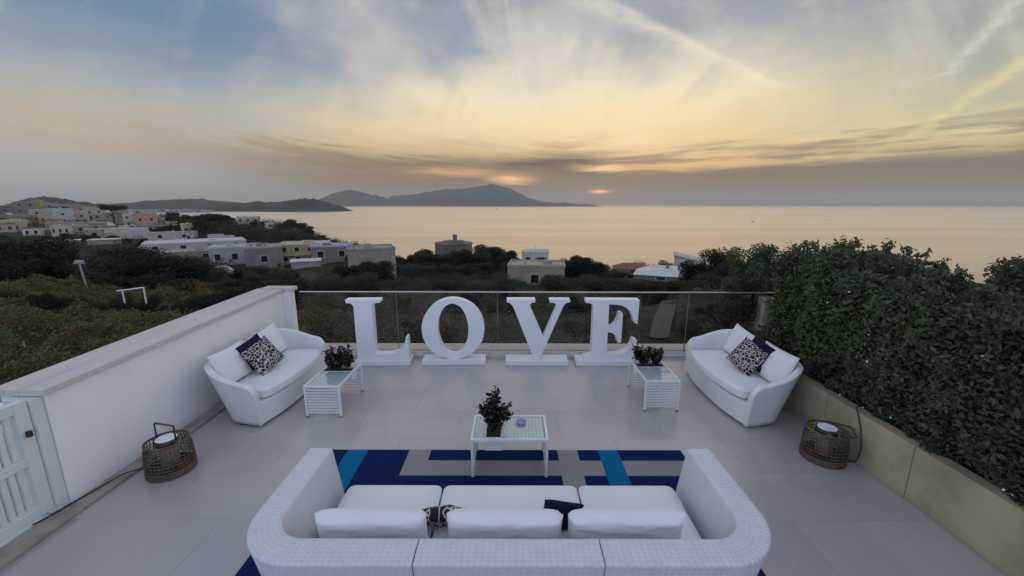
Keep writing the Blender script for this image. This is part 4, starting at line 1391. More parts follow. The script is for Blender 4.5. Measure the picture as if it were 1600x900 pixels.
# right planter wall
pw = thing('planter_wall', (PXR, 0, 0), 0, 'low ochre concrete planter wall under the hedge', 'wall')
y = -.80
while y < 6.4:
    ye = min(y + .98, 6.47)
    MB().box(0, .12, y + .004, ye - .004, 0, .53).build('concrete_panel', M_CONC, pw, bevel=.004)
    y += .98
MB().box(.12, .16, -.8, 6.47, 0, .50).build('backing', M_DARK, pw)
MB().box(.16, 1.9, -.8, 6.6, 0, .47).build('soil', M_SOIL, pw)
MB().box(-.018, -.001, -.8, 6.46, 0, .022).build('edge_trim', mat('edge_metal', (.42, .40, .36), .4, metal=.3), pw)
ep = thing('concrete_pillar', (4.27, 6.60, 0), 0, 'rough pale concrete pillar half hidden at the far end of the hedge', 'pillar')
m_ = MB(); m_.box(0, .20, -.09, .10, 0, 1.06); m_.build('shaft', mat('rough_concrete', (.34, .32, .30), .9, .3, 6, .8, 25, .02), ep, bevel=.01)


# ------------------------------------------------------------------ hedge
def hedge():
    n = 78000
    x0, x1, y0, y1 = 3.60, 4.65, .15, 5.38
    def topz(Y):
        return 1.82 + .11 * np.clip((Y - 3.2) / 1.6, 0, 1) + .06 * np.sin(Y * 1.35 + .6) + .05 * np.sin(Y * 3.1)
    # front face, top face, far end
    parts = []
    def lump(P):
        return np.array([mnoise.noise((a * 1.9, b * 1.9, c * 1.9)) * .6 + mnoise.noise((a * 4.7, b * 4.7, c * 4.7)) * .4 for a, b, c in P])
    k = int(n * .60)
    Y = rng.uniform(y0, y1, k); q = rng.random(k)
    Z = .40 + q * (topz(Y) - .40)
    X = np.full(k, x0 + .04) + .30 * np.clip(q - .78, 0, 1) ** 1.2 * 2 - .07 * np.sin(q * PI)
    P = np.stack([X, Y, Z], 1); N = np.tile((-1.0, -.1, .35), (k, 1))
    L = lump(P); P[:, 0] -= L * .34 - .03; P[:, 2] += np.clip(L, 0, 1) * .05
    P[:, 0] += rng.random(k) ** 2 * .25
    parts.append((P, N))
    k = int(n * .26)
    Y = rng.uniform(y0, y1 + .1, k); X = rng.uniform(x0 + .1, x1, k)
    P = np.stack([X, Y, topz(Y) - .04 * (X - 4.4) ** 2], 1)
    L = lump(P * 1.0); P[:, 2] += L * .30 - rng.random(k) ** 2 * .25
    parts.append((P, np.tile((-.2, -.3, 1.0), (k, 1))))
    k = int(n * .14)
    X = rng.uniform(x0 + .05, x1 - .1, k); q = rng.random(k)
    P = np.stack([X, np.full(k, y1), .35 + q * (topz(y1) - .35)], 1)
    L = lump(P); P[:, 1] += L * .2 - rng.random(k) ** 2 * .2
    parts.append((P, np.tile((-.2, .6, .3), (k, 1))))
    P = np.concatenate([p for p, _ in parts]); N = np.concatenate([q for _, q in parts])
    root = thing('hedge', (0, 0, 0), 0, 'thick dark green clipped hedge with a few white blossoms on the right', 'hedge')
    link('foliage', leaves(P, N, .054, L_HEDGE, 'foliage', .40, 1.0), root, kind='stuff')
    # inner, larger leaves close the gaps to the trunks
    k = 9000
    P = np.stack([rng.uniform(x0 + .22, x1 - .1, k), rng.uniform(y0, y1 - .1, k), rng.random(k)], 1)
    P[:, 2] = .45 + P[:, 2] * (topz(P[:, 1]) - .65)
    link('inner_foliage', leaves(P, rng.normal(0, 1, (k, 3)), .16, L_HEDGE, 'inner_foliage', .6, .5), root, kind='stuff')
    # sprigs that stick out on top and front
    Ps, Ns = [], []
    sm = MB()
    for i in range(330):
        Yk = random.uniform(1.0, y1 + .05); top = random.random() < .62
        if top:
            b = Vector((random.uniform(x0 + .15, x1 - .05), Yk, float(topz(Yk)) - .06)); d = Vector((random.gauss(0, .3), random.gauss(0, .3), 1))
        else:
            b = Vector((x0 - .02, Yk, random.uniform(.6, float(topz(Yk))))); d = Vector((-1, random.gauss(0, .5), random.uniform(.1, .9)))
        d.normalize(); Lh = random.uniform(.10, .27) if top else random.uniform(.08, .16)
        sm.tube([b, b + d * Lh * .5 + Vector((random.gauss(0, .01), random.gauss(0, .01), 0)), b + d * Lh], .003, 4)
        for j in range(int(Lh * 110)):
            t = random.random() ** .7
            Ps.append(b + d * Lh * t + Vector((random.gauss(0, .025), random.gauss(0, .025), random.gauss(0, .02)))); Ns.append((random.gauss(0, 1), random.gauss(0, 1), random.gauss(.4, .7)))
    link('sprigs', leaves(np.array([tuple(p) for p in Ps]), np.array(Ns), .058, L_HEDGE, 'sprigs', .48, .3), root, kind='stuff')
    sm.build('twigs', M_BARK, root, kind='stuff')
    # trunks of the hedge plants
    for i in range(7):
        yk = .5 + i * .72
        MB().tube([(4.1, yk, .40), (4.12 + random.gauss(0, .05), yk + .05, 1.0), (4.1 + random.gauss(0, .1), yk, 1.70)], .035, 7, 0, False, .012).build('trunk', M_BARK, root, True)
    k = 20
    Y = rng.uniform(1.2, 5.8, k); Z = rng.uniform(.6, 1.9, k)
    P = np.stack([np.full(k, x0 - .10) + rng.uniform(-.03, .05, k), Y, Z], 1)
    link('specks', leaves(P, np.tile((-1., -.5, .5), (k, 1)), .019, M_SPECK, 'specks', .8, .6), root, kind='stuff')  # small white leaf shapes scattered over the front face


hedge()


def shrub(name, label, cen, rad, n, size, m, squash=1.0):
    root = thing(name, (cen[0], cen[1], 0), 0, label, 'shrub')
    P, N = [], []
    for i in range(14):
        a = random.uniform(0, 6.28); q = random.uniform(.2, .75) * rad
        p, nn = blob_points(n // 14, (math.cos(a) * q, math.sin(a) * q, cen[2] + random.uniform(-.7, .7) * rad * squash), rad * random.uniform(.35, .55), 1, .3)
        P.append(p); N.append(nn)
    link('foliage', leaves(np.concatenate(P), np.concatenate(N), size, m, 'foliage', .5, .7), root)
    MB().tube([(0, 0, cen[2] - rad * squash - .35), (.02, .02, cen[2]), (0, .05, cen[2] + rad * .4)], .03, 7, 0, False, .01).build('stem', M_BARK, root, True)
    return root


shrub('shrub', 'pale olive shrub leaning over the end of the glass railing', (4.12, 7.0, 1.0), .36, 3600, .05, L_PALE, 1.9)
shrub('shrub', 'leafy green bush spreading over the right end of the handrail', (4.38, 7.25, 1.42), .42, 7000, .05, L_HEDGE, 1.2)
shrub('shrub', 'tall dark green bush rising behind the concrete pillar', (4.98, 7.35, 1.25), .55, 9000, .05, L_HEDGE, 1.15)
shrub('shrub', 'dark green bush between the pillar and the end of the hedge', (5.0, 6.2, 1.15), .50, 8000, .05, L_HEDGE, 1.3)
shrub('shrub', 'bright green shrub behind the right end of the hedge', (5.5, 4.0, 1.35), .60, 5200, .075, L_BRIGHT, 1.0)
shrub('shrub', 'second bright green shrub at the right edge behind the hedge', (5.6, 3.2, 1.35), .60, 5200, .075, L_BRIGHT, 1.0)
shrub('shrub', 'bright green shrub filling the dip behind the hedge top', (5.25, 4.75, 1.35), .50, 4200, .065, L_BRIGHT, 1.0)
shrub('shrub', 'dark shrub top at the right edge above the hedge', (6.35, 4.75, 1.55), .40, 2600, .07, L_HEDGE, 1.0)


# ------------------------------------------------------------------ letters
def bez(p0, p1, p2, p3, n=8):
    o = []
    for i in range(1, n + 1):
        t = i / n; s = 1 - t
        o.append((s**3 * p0[0] + 3 * s * s * t * p1[0] + 3 * s * t * t * p2[0] + t**3 * p3[0], s**3 * p0[1] + 3 * s * s * t * p1[1] + 3 * s * t * t * p2[1] + t**3 * p3[1]))
    return o


def extrude_letter(name, outer, holes, thick, parent, m):
    loops = [outer] + holes
    polys = [[Vector((p[0], p[1], 0)) for p in lp] for lp in loops]
    tris = tessellate_polygon(polys)
    flat = [p for lp in loops for p in lp]
    n = len(flat)
    vs = [(p[0], -thick / 2, p[1]) for p in flat] + [(p[0], thick / 2, p[1]) for p in flat]
    fs = [tuple(t) for t in tris] + [tuple(i + n for i in reversed(t)) for t in tris]
    o = 0
    for lp in loops:
        k = len(lp)
        for i in range(k):
            a, b = o + i, o + (i + 1) % k
            fs.append((a, b, b + n, a + n))
        o += k
    mb = MB(); mb._add(vs, fs)
    ob = mb.build(name, m, parent)
    bv = ob.modifiers.new('bevel', 'BEVEL'); bv.width = .006; bv.segments = 2; bv.limit_method = 'ANGLE'; bv.angle_limit = R(50)
    return ob


def L_outline():
    o = [(.125, 0), (.965, 0), (.965, .30), (.955, .385), (.925, .385)]
    o += bez((.925, .385), (.90, .22), (.84, .105), (.64, .10), 10)
    o += [(.45, .10)]
    o += bez((.45, .10), (.425, .10), (.415, .11), (.415, .14), 4)
    o += [(.415, .88)]
    o += bez((.415, .88), (.415, .945), (.44, .965), (.55, .965), 6)
    o += [(.56, 1.02), (0, 1.02), (.01, .965)]
    o += bez((.01, .965), (.09, .965), (.125, .945), (.125, .88), 6)
    return o


def V_outline():
    o = [(.455, 0), (.545, 0)]
    o += [(.90, .88)]
    o += bez((.90, .88), (.925, .94), (.95, .965), (1.02, .975), 6)
    o += [(1.02, 1.02), (.69, 1.02), (.69, .97)]
    o += bez((.69, .97), (.80, .965), (.815, .935), (.795, .87), 6)
    o += [(.600, .385), (.385, .88)]
    o += bez((.385, .88), (.36, .945), (.385, .968), (.46, .97), 6)
    o += [(.46, 1.02), (0, 1.02), (0, .972)]
    o += bez((0, .972), (.06, .965), (.09, .93), (.115, .87), 6)
    return o


def E_outline():
    o = [(.0, 0), (.80, 0), (.86, .34), (.80, .36)]
    o += bez((.80, .36), (.76, .17), (.68, .10), (.50, .095), 10)
    o += [(.375, .095), (.375, .475)]
    o += bez((.375, .475), (.48, .475), (.535, .42), (.545, .30), 8)
    o += [(.60, .30), (.60, .80), (.55, .80)]
    o += bez((.55, .80), (.535, .65), (.48, .555), (.375, .55), 8)
    o += [(.375, .945)]
    o += bez((.375, .945), (.62, .95), (.74, .88), (.795, .64), 10)
    o += [(.845, .62), (.855, 1.02), (0, 1.02), (0, .965)]
    o += bez((0, .965), (.09, .965), (.125, .945), (.125, .88), 6)
    o += [(.125, .13)]
    o += bez((.125, .13), (.125, .07), (.09, .055), (0, .05), 6)
    return o


def letter(ch, x, y, yaw, bx0, bx1, label):
    t = thing('letter_sign', (x, y, 0), yaw, label, 'letter', 'big white letters spelling LOVE')
    MB().box(bx0, bx1, -.15, .14, .004, .088).build('base_plate', M_WHITE, t, bevel=.006)
    if ch == 'O':
        outer = [(.51 + .51 * math.cos(a), .51 + .515 * math.sin(a)) for a in np.linspace(0, 2 * PI, 72, endpoint=False)]
        inner = [(.51 + .25 * math.cos(-a), .51 + .435 * math.sin(-a)) for a in np.linspace(0, 2 * PI, 60, endpoint=False)]
        # sit the bowl into its base a little
        b = extrude_letter('letter_body', outer, [inner], .17, t, M_WHITE)
    else:
        b = extrude_letter('letter_body', {'L': L_outline, 'V': V_outline, 'E': E_outline}[ch](), [], .17, t, M_WHITE)
    b.location = (0, 0, .0885 if ch != 'O' else .090)
    return t


letter('L', -2.665, 6.22, R(3), .09, .99, 'big white serif letter L on a white base')
letter('O', -1.475, 6.27, R(2), -.005, 1.035, 'big white round letter O on a white base')
letter('V', -.085, 6.27, R(0), -.02, 1.01, 'big white letter V on a white base')
letter('E', 1.19, 6.27, R(-1), -.13, .86, 'big white serif letter E on a white base')


# ------------------------------------------------------------------ soft goods
def box_cushion(name, w, d, h, m, parent, loc, bow=0.0, r=.045, puff=.03, n=14, rz=0.0):
    """upholstered block: rounded edges, crowned top"""
    bm = bmesh.new()
    bmesh.ops.create_cube(bm, size=2.0)
    bmesh.ops.subdivide_edges(bm, edges=bm.edges[:], cuts=n, use_grid_fill=True)
    sd = random.random() * 50
    for v in bm.verts:
        x, y, z = v.co
        X, Y, Z = x * w / 2, y * d / 2, z * h / 2
        cx = max(-w / 2 + r, min(w / 2 - r, X)); cy = max(-d / 2 + r, min(d / 2 - r, Y)); cz_ = max(-h / 2 + r, min(h / 2 - r, Z))
        dv = Vector((X - cx, Y - cy, Z - cz_))
        if dv.length > 1e-6:
            dv = dv.normalized() * r
        p = Vector((cx, cy, cz_)) + dv
        k = (1 - x * x) * (1 - y * y)
        if z > 0: p.z += puff * k
        nz = mnoise.noise(p * 5 + Vector((sd, 0, 0)))
        p.z += .006 * nz + .003 * mnoise.noise(p * 14 + Vector((0, sd, 0)))
        if bow: p.y += bow * (1 - x * x) * max(0, y)
        v.co = p
    me = bpy.data.meshes.new(name)
    bm.to_mesh(me); bm.free()
    me.materials.append(m)
    for p in me.polygons: p.use_smooth = True
    o = link(name, me, parent, loc)
    o.rotation_euler = (0, 0, rz)
    # sewn piping round the upper edge
    pp = []
    for qx, qy, a0 in ((1, 1, 0), (-1, 1, 90), (-1, -1, 180), (1, -1, 270)):
        for k in range(5):
            t = R(a0 + k * 22.5)
            pp.append((qx * (w / 2 - r) + math.cos(t) * r * .90, qy * (d / 2 - r) + math.sin(t) * r * .90))
    qq = []
    for (xa, ya), (xb, yb) in zip(pp, pp[1:] + pp[:1]):
        m_ = max(1, int(math.hypot(xb - xa, yb - ya) / .05))
        for k in range(m_):
            X = xa + (xb - xa) * k / m_; Y = ya + (yb - ya) * k / m_
            if bow: Y += bow * (1 - (2 * X / w) ** 2) * max(0, 2 * Y / d)
            qq.append((X, Y, h / 2 - r * .52))
    MB().tube(qq, .006, 5, 0, True).build('piping', m, o, True)
    return o


def pillow_mesh(name, w, h, t, m, n=26, pinch=.05, square=2.6, wr=.012):
    """loose pillow in the x-z plane, z up from its lower edge, thin at the seams"""
    V, F, UV = [], [], []
    sd = random.random() * 90
    for s in (1, -1):
        for j in range(n + 1):
            for i in range(n + 1):
                u = -1 + 2 * i / n; v = -1 + 2 * j / n
                prof = max(0, (1 - abs(u) ** square) * (1 - abs(v) ** square)) ** .5
                x = u * w / 2 * (1 - pinch * (1 - v * v)); z = v * h / 2 * (1 - pinch * (1 - u * u))
                nz = mnoise.fractal((u * 2.1 + sd, v * 2.1, s * 3.0), 1, 2, 3)
                y = s * (t / 2 * prof + wr * nz * prof + .004)
                V.append((x, y, z + h / 2)); UV.append((u * .5 + .5, v * .5 + .5))
    k = (n + 1) ** 2
    for s in (0, 1):
        for j in range(n):
            for i in range(n):
                a = s * k + j * (n + 1) + i
                q = (a, a + 1, a + n + 2, a + n + 1)
                F.append(q if s else q[::-1])
    rim = [i for i in range(n + 1)] + [j * (n + 1) + n for j in range(1, n + 1)] + [n * (n + 1) + i for i in range(n - 1, -1, -1)] + [j * (n + 1) for j in range(n - 1, 0, -1)]
    for a, b in zip(rim, rim[1:] + rim[:1]):
        F.append((a, b, b + k, a + k))
    me = bpy.data.meshes.new(name)
    me.from_pydata(V, [], F)
    uvl = me.uv_layers.new(name='UVMap')
    asp = w / h
    for lp in me.loops:
        a = UV[lp.vertex_index]
        uvl.data[lp.index].uv = (a[0] * asp, a[1])
    me.materials.append(m)
    for p in me.polygons: p.use_smooth = True
    bm = bmesh.new(); bm.from_mesh(me); bmesh.ops.recalc_face_normals(bm, faces=bm.faces); bm.to_mesh(me); bm.free()
    return me


def pillow(name, label, w, h, t, m, loc, rz, lean, roll=0.0, group=None, **kw):
    o = link(name, pillow_mesh(name, w, h, t, m, **kw))
    o.matrix_world = Matrix.Translation(loc) @ Matrix.Rotation(rz, 4, 'Z') @ Matrix.Rotation(lean, 4, 'X') @ Matrix.Rotation(roll, 4, 'Y')
    return tag(o, label, 'pillow', group)


# ------------------------------------------------------------------ tub sofas
def rounded_path(pts, rad, step):
    """open polyline with rounded corners, evenly sampled; returns points, outward normals, arc length"""
    out = [Vector(pts[0])]
    for i in range(1, len(pts) - 1):
        a, b, c = Vector(pts[i - 1]), Vector(pts[i]), Vector(pts[i + 1])
        d1 = (a - b).normalized(); d2 = (c - b).normalized()
        p0 = b + d1 * rad; p1 = b + d2 * rad; cen = b + d1 * rad + d2 * rad
        a0 = math.atan2(p0.y - cen.y, p0.x - cen.x); a1 = math.atan2(p1.y - cen.y, p1.x - cen.x)
        da = (a1 - a0 + PI) % (2 * PI) - PI
        for k in range(25):
            t = a0 + da * k / 24
            out.append(cen + Vector((math.cos(t), math.sin(t))) * rad)
    out.append(Vector(pts[-1]))
    ln = [0]
    for a, b in zip(out, out[1:]): ln.append(ln[-1] + (b - a).length)
    n = max(2, int(ln[-1] / step))
    P, N, S = [], [], []
    for k in range(n + 1):
        s = ln[-1] * k / n
        i = max(0, min(len(out) - 2, next((q for q in range(len(ln) - 1) if ln[q + 1] >= s), len(out) - 2)))
        t = (s - ln[i]) / max(1e-9, ln[i + 1] - ln[i])
        p = out[i].lerp(out[i + 1], t)
        P.append(p); S.append(s)
    for k in range(n + 1):
        a = P[max(0, k - 1)]; b = P[min(n, k + 1)]
        d = (b - a).normalized()
        N.append(Vector((d.y, -d.x)))
    return P, N, S, ln[-1]


def shell_mesh(name, P, N, S, hfun, thick, flare_, iflare, zin, m, k0, k1, step, weave=0.0, zb=.03, edge=.03, lean_end=0.0):
    """sweep of an upright section (flared outside face, rounded rim, inside face) between stations k0..k1"""
    V = []
    ncol = None
    for k in range(k0, k1 + 1):
        H = hfun(S[k])
        flare = flare_(S[k]) if callable(flare_) else flare_
        sec = [(flare, zb)]
        sec += [(flare * (1 - (z - zb) / (H - zb)), z) for z in np.linspace(zb, H - edge, 12 if not weave else 72)[1:]]
        for a in np.linspace(0, PI / 2, 5)[1:]:
            sec.append((edge - edge * math.cos(a), H - edge + edge * math.sin(a)))
        kt = max(4, int((thick - 2 * edge) / step))
        for q in np.linspace(edge, thick - edge, kt)[1:]:
            sec.append((q, H))
        for a in np.linspace(PI / 2, 0, 5)[1:]:
            sec.append((thick - edge + edge * math.cos(a), H - edge + edge * math.sin(a)))
        for z in np.linspace(H - edge, zin, 8 if not weave else 40)[1:]:
            sec.append((thick + iflare * (H - edge - z) / (H - edge), z))
        sec.append((thick + iflare * .95, zb))
        q = 0.0
        nsec = len(sec)
        row_ = []
        for i, (o, z) in enumerate(sec):
            if i: q += math.hypot(o - sec[i - 1][0], z - sec[i - 1][1])
            a = sec[max(0, i - 1)]; b = sec[min(nsec - 1, i + 1)]
            tx, tz = b[0] - a[0], b[1] - a[1]
            ll = math.hypot(tx, tz) or 1
            no, nz = -tz / ll, tx / ll     # outward of the section
            if weave and 0 < i < nsec - 1:
                u1 = PI * S[k] / .038; u2 = PI * q / .029
                wk = weave if o <= thick - edge + .004 else weave * .2
                w_ = math.cos(u1) * math.cos(u2)
                d = wk * .35 * math.sin(u1 * 2) * math.sin(u2 * 2) - wk * 2.2 * abs(w_) ** 3
            else:
                d = 0
            o2 = o + no * d; z2 = z + nz * d
            x, y = P[k].x - N[k].x * o2, P[k].y - N[k].y * o2
            row_.append((x, y, z2))
        V += row_
        ncol = nsec
    nr = k1 - k0 + 1
    F = []
    for k in range(nr - 1):
        for i in range(ncol - 1):
            a = k * ncol + i
            F.append((a, a + ncol, a + ncol + 1, a + 1))
        a = k * ncol
        F.append((a + ncol - 1, a + 2 * ncol - 1, a + ncol, a))
    F.append(tuple(range(ncol)))
    F.append(tuple((nr - 1) * ncol + i for i in range(ncol - 1, -1, -1)))
    me = bpy.data.meshes.new(name)
    me.from_pydata(V, [], F)
    bm = bmesh.new(); bm.from_mesh(me)
    bmesh.ops.recalc_face_normals(bm, faces=bm.faces)
    bm.to_mesh(me); bm.free()
    me.materials.append(m)
    for p in me.polygons: p.use_smooth = len(p.vertices) == 4
    return me


def side_sofa(loc, rz, label):
    """two seat tub sofa; local +y faces forward, back at y = 0"""
    w, d = 1.80, .74
    t = thing('tub_sofa', loc, rz, label, 'sofa', 'white tub sofas at the sides')
    P, N, S, L = rounded_path([(-w / 2, d), (-w / 2, 0), (w / 2, 0), (w / 2, d)], .42, .02)
    def hf(s):
        q = min(s, L - s)
        f = min(1, q / .75); f = f * f * (3 - 2 * f)
        rnd = .10 * max(0, 1 - q / .10) ** 2
        return .55 + .19 * f - rnd
    # outward normals must point away from the seat
    if (P[len(P) // 2] + N[len(P) // 2]).y > P[len(P) // 2].y: N = [-n for n in N]
    link('shell', shell_mesh('shell', P, N, S, hf, .085, lambda s: .06 + .13 * min(1, min(s, L - s) / .6), .10, .26, M_WICKS, 0, len(P) - 1, .03), t)
    wb = w / 2 - .125
    pts = [(-wb + .12, .42), (wb - .12, .42)] + [(wb - 2 * wb * k / 20, d - .004 + .10 * (1 - abs(1 - 2 * k / 20) ** 2.6)) for k in range(21)]
    MB().prism(pts, .03, .295).build('front_panel', M_WICKS, t, bevel=.01)
    box_cushion('seat_cushion', w - .40, .53, .135, M_CUSH, t, (0, .495, .365), bow=.11, r=.05, puff=.03)
    for sx in (-1, 1):
        for y in (.46, d - .1):
            MB().box(sx * (wb - .05) - .03, sx * (wb - .05) + .03, y - .03, y + .03, 0.001, .03).build('foot', M_DARK, t)
    return t


side_sofa((-3.70, 5.09, 0), R(-90), 'white woven tub sofa against the left wall')
side_sofa((3.51, 5.09, 0), R(90), 'white woven tub sofa against the hedge planter on the right')

# white back pillows (lean against the back), facing +X
pillow('back_pillow', 'white back pillow near end of the left sofa', .62, .44, .16, M_CUSH, (-3.40, 4.66, .44), R(-90), R(20), group='white pillows on the left sofa')
pillow('back_pillow', 'white back pillow far end of the left sofa by the glass', .62, .44, .16, M_CUSH, (-3.40, 5.40, .44), R(-90), R(20), R(4), group='white pillows on the left sofa')
pillow('throw_pillow', 'navy throw pillow behind the patterned one on the left sofa', .37, .36, .11, M_NAVY, (-3.29, 4.94, .545), R(-104), R(22), R(14))
pillow('throw_pillow', 'black and cream patterned throw pillow on the left sofa', .42, .40, .13, M_PATT, (-3.14, 4.93, .49), R(-110), R(30), R(18))
pillow('back_pillow', 'white back pillow near end of the right sofa', .62, .44, .16, M_CUSH, (3.20, 4.66, .44), R(90), R(20), group='white pillows on the right sofa')
pillow('back_pillow', 'white back pillow far end of the right sofa by the railing', .62, .44, .16, M_CUSH, (3.20, 5.40, .44), R(90), R(20), R(-4), group='white pillows on the right sofa')
pillow('throw_pillow', 'navy throw pillow behind the patterned one on the right sofa', .37, .36, .11, M_NAVY, (3.12, 4.90, .545), R(104), R(22), R(-14))
pillow('throw_pillow', 'black and cream patterned throw pillow on the right sofa', .42, .40, .13, M_PATT, (2.97, 4.93, .49), R(110), R(30), R(-18))

# big front sofa in three woven sections
fs = thing('front_sofa', (0, 0, .009), 0, 'big white woven three section sofa in the foreground', 'sofa')
P, N, S, L = rounded_path([(-1.63, 2.86), (-1.63, 1.80), (1.60, 1.80), (1.60, 2.86)],   .40, .0062)
if (P[len(P) // 2] + N[len(P) // 2]).y > P[len(P) // 2].y: N = [-n for n in N]
kA = next(i for i, p in enumerate(P) if p.y < 1.85 and p.x > -.545)
kB = next(i for i, p in enumerate(P) if p.y < 1.85 and p.x > .515)
HS = .672
for a, b in ((0, kA - 1), (kA, kB - 1), (kB, len(P) - 1)):
    link('sofa_section', shell_mesh('sofa_section', P, N, S, lambda s: HS, .188, .12, .10, .27, M_WICKER, a, b, .006, .0040, .03, .022), fs)
for xa, xb in ((-1.33, -.545), (-.535, .515), (.525, 1.30)):
    MB().box(xa + .002, xb - .002, 2.06, 2.74, .03, .285).build('seat_base', M_WICKS, fs, bevel=.012)
for xa, xb in ((-1.285, -.548), (-.532, .512), (.528, 1.275)):
    box_cushion('seat_cushion', xb - xa, .72, .135, M_CUSH, fs, ((xa + xb) / 2, 2.41, .355), 0, .05, .014)
pillow('back_pillow', 'white back pillow on the left section of the front sofa', .70, .285, .115, M_CUSH, (-.885, 2.185, .42), 0, R(9), 0, 'white back pillows of the front sofa', square=12, pinch=.012, wr=.012)
pillow('back_pillow', 'white back pillow on the middle section of the front sofa', .73, .285, .115, M_CUSH, (-.045, 2.185, .42), 0, R(9), R(.6), 'white back pillows of the front sofa', square=12, pinch=.012, wr=.012)
pillow('back_pillow', 'white back pillow on the right section of the front sofa', .74, .288, .115, M_CUSH, (.728, 2.19, .42), R(.5), R(9), R(-.6), 'white back pillows of the front sofa', square=12, pinch=.012, wr=.012)
pillow('throw_pillow', 'black and white patterned throw pillow between the front sofa back pillows', .36, .25, .10, M_PATT2, (-.462, 2.40, .425), R(3), R(38))
pillow('throw_pillow', 'navy throw pillow between the front sofa back pillows at right', .26, .262, .08, M_NAVY, (.315, 2.33, .425), R(-3), R(13), R(8))

# ------------------------------------------------------------------ rug
RX0, RX1, RY0, RY1 = -1.97, 1.82, 1.35, 3.83
xs = [RX0, -1.76, -1.545, -1.10, -.866, .49, .706, .927, 1.137, RX1]
ys = [RY0, 2.45, 3.15, 3.415, 3.65, RY1]
rm = MB()
def rugcol(i, j):
    x = (xs[i] + xs[i + 1]) / 2
    if abs(x + 1.65) < .12: return 1
    if abs(x - 1.03) < .12 and j >= 1: return 1
    if x < -1.10: return 0
    if j == 4: return 2 if (-1.1 < x < -.866 or .49 < x < .706) else 0
    if j == 3: return 2
    if j == 2: return 2 if .49 < x < .706 else 0
    if j == 1: return 2
    return 0
for i in range(len(xs) - 1):
    for j in range(len(ys) - 1):
        c_ = rugcol(i, j)
        rm.box(xs[i], xs[i + 1], ys[j], ys[j + 1], .001, .0085 if c_ != 2 else .0078, c_)
rg = rm.build('rug', [M_RUGN, M_RUGC, M_RUGG])
tag(rg, 'navy, grey and bright blue striped rug under the front sofa', 'rug')


# ------------------------------------------------------------------ slatted tables
TLX, TWY, TH = .74, .445, .418
SLOT = (.135, .295)      # planter slot measured from the planted end


def table(loc, rz, label, z0=0.0):
    """long axis local x, planter near x = -TLX/2"""
    t = thing('side_table', loc, rz, label, 'table', 'white slatted tables')
    hx, hy = TLX / 2, TWY / 2
    leg = MB().box(-.013, .013, -.013, .013, .012, TH - .026).mesh('leg', M_METALW, bevel=.002)
    foot = MB().box(-.014, .014, -.014, .014, 0, .0115).mesh('foot', M_DARK)
    for sx in (-1, 1):
        for sy in (-1, 1):
            link('leg', leg, t, (sx * (hx - .014), sy * (hy - .014), 0))
            link('foot', foot, t, (sx * (hx - .014), sy * (hy - .014), 0))
    f = MB()
    for q in ((-hx, hx, -hy, -hy + .024), (-hx, hx, hy - .024, hy), (-hx, -hx + .024, -hy + .024, hy - .024), (hx - .024, hx, -hy + .024, hy - .024)):
        f.box(q[0], q[1], q[2], q[3], TH - .026, TH)
    f.build('frame', M_METALW, t, bevel=.002)
    sl = MB().box(-.007, .007, -hy + .028, hy - .028, -.0105, .0105).mesh('slat', M_METALW)
    for sx in (-1, 1):
        for k in range(9):
            link('slat', sl, t, (sx * (hx - .014), 0, .062 + k * .0375))
    # slats under the glass
    x = -hx + .16
    x = -hx + SLOT[1] + .03
    ts = MB().box(-.014, .014, -hy + .026, hy - .026, TH - .022, TH - .010).mesh('top_slat', M_METALW)
    while x < hx - .04:
        link('top_slat', ts, t, (x, 0, 0)); x += .036
    x = -hx + .045
    while x < -hx + SLOT[0] - .02:
        link('top_slat', ts, t, (x, 0, 0)); x += .036
    MB().box(-hx + SLOT[1] + .004, hx - .026, -hy + .026, hy - .026, TH - .009, TH - .002).build('glass_top', M_TGLASS, t)
    MB().box(-hx + .026, -hx + SLOT[0] - .004, -hy + .026, hy - .026, TH - .009, TH - .002).build('glass_top', M_TGLASS, t)
    return t


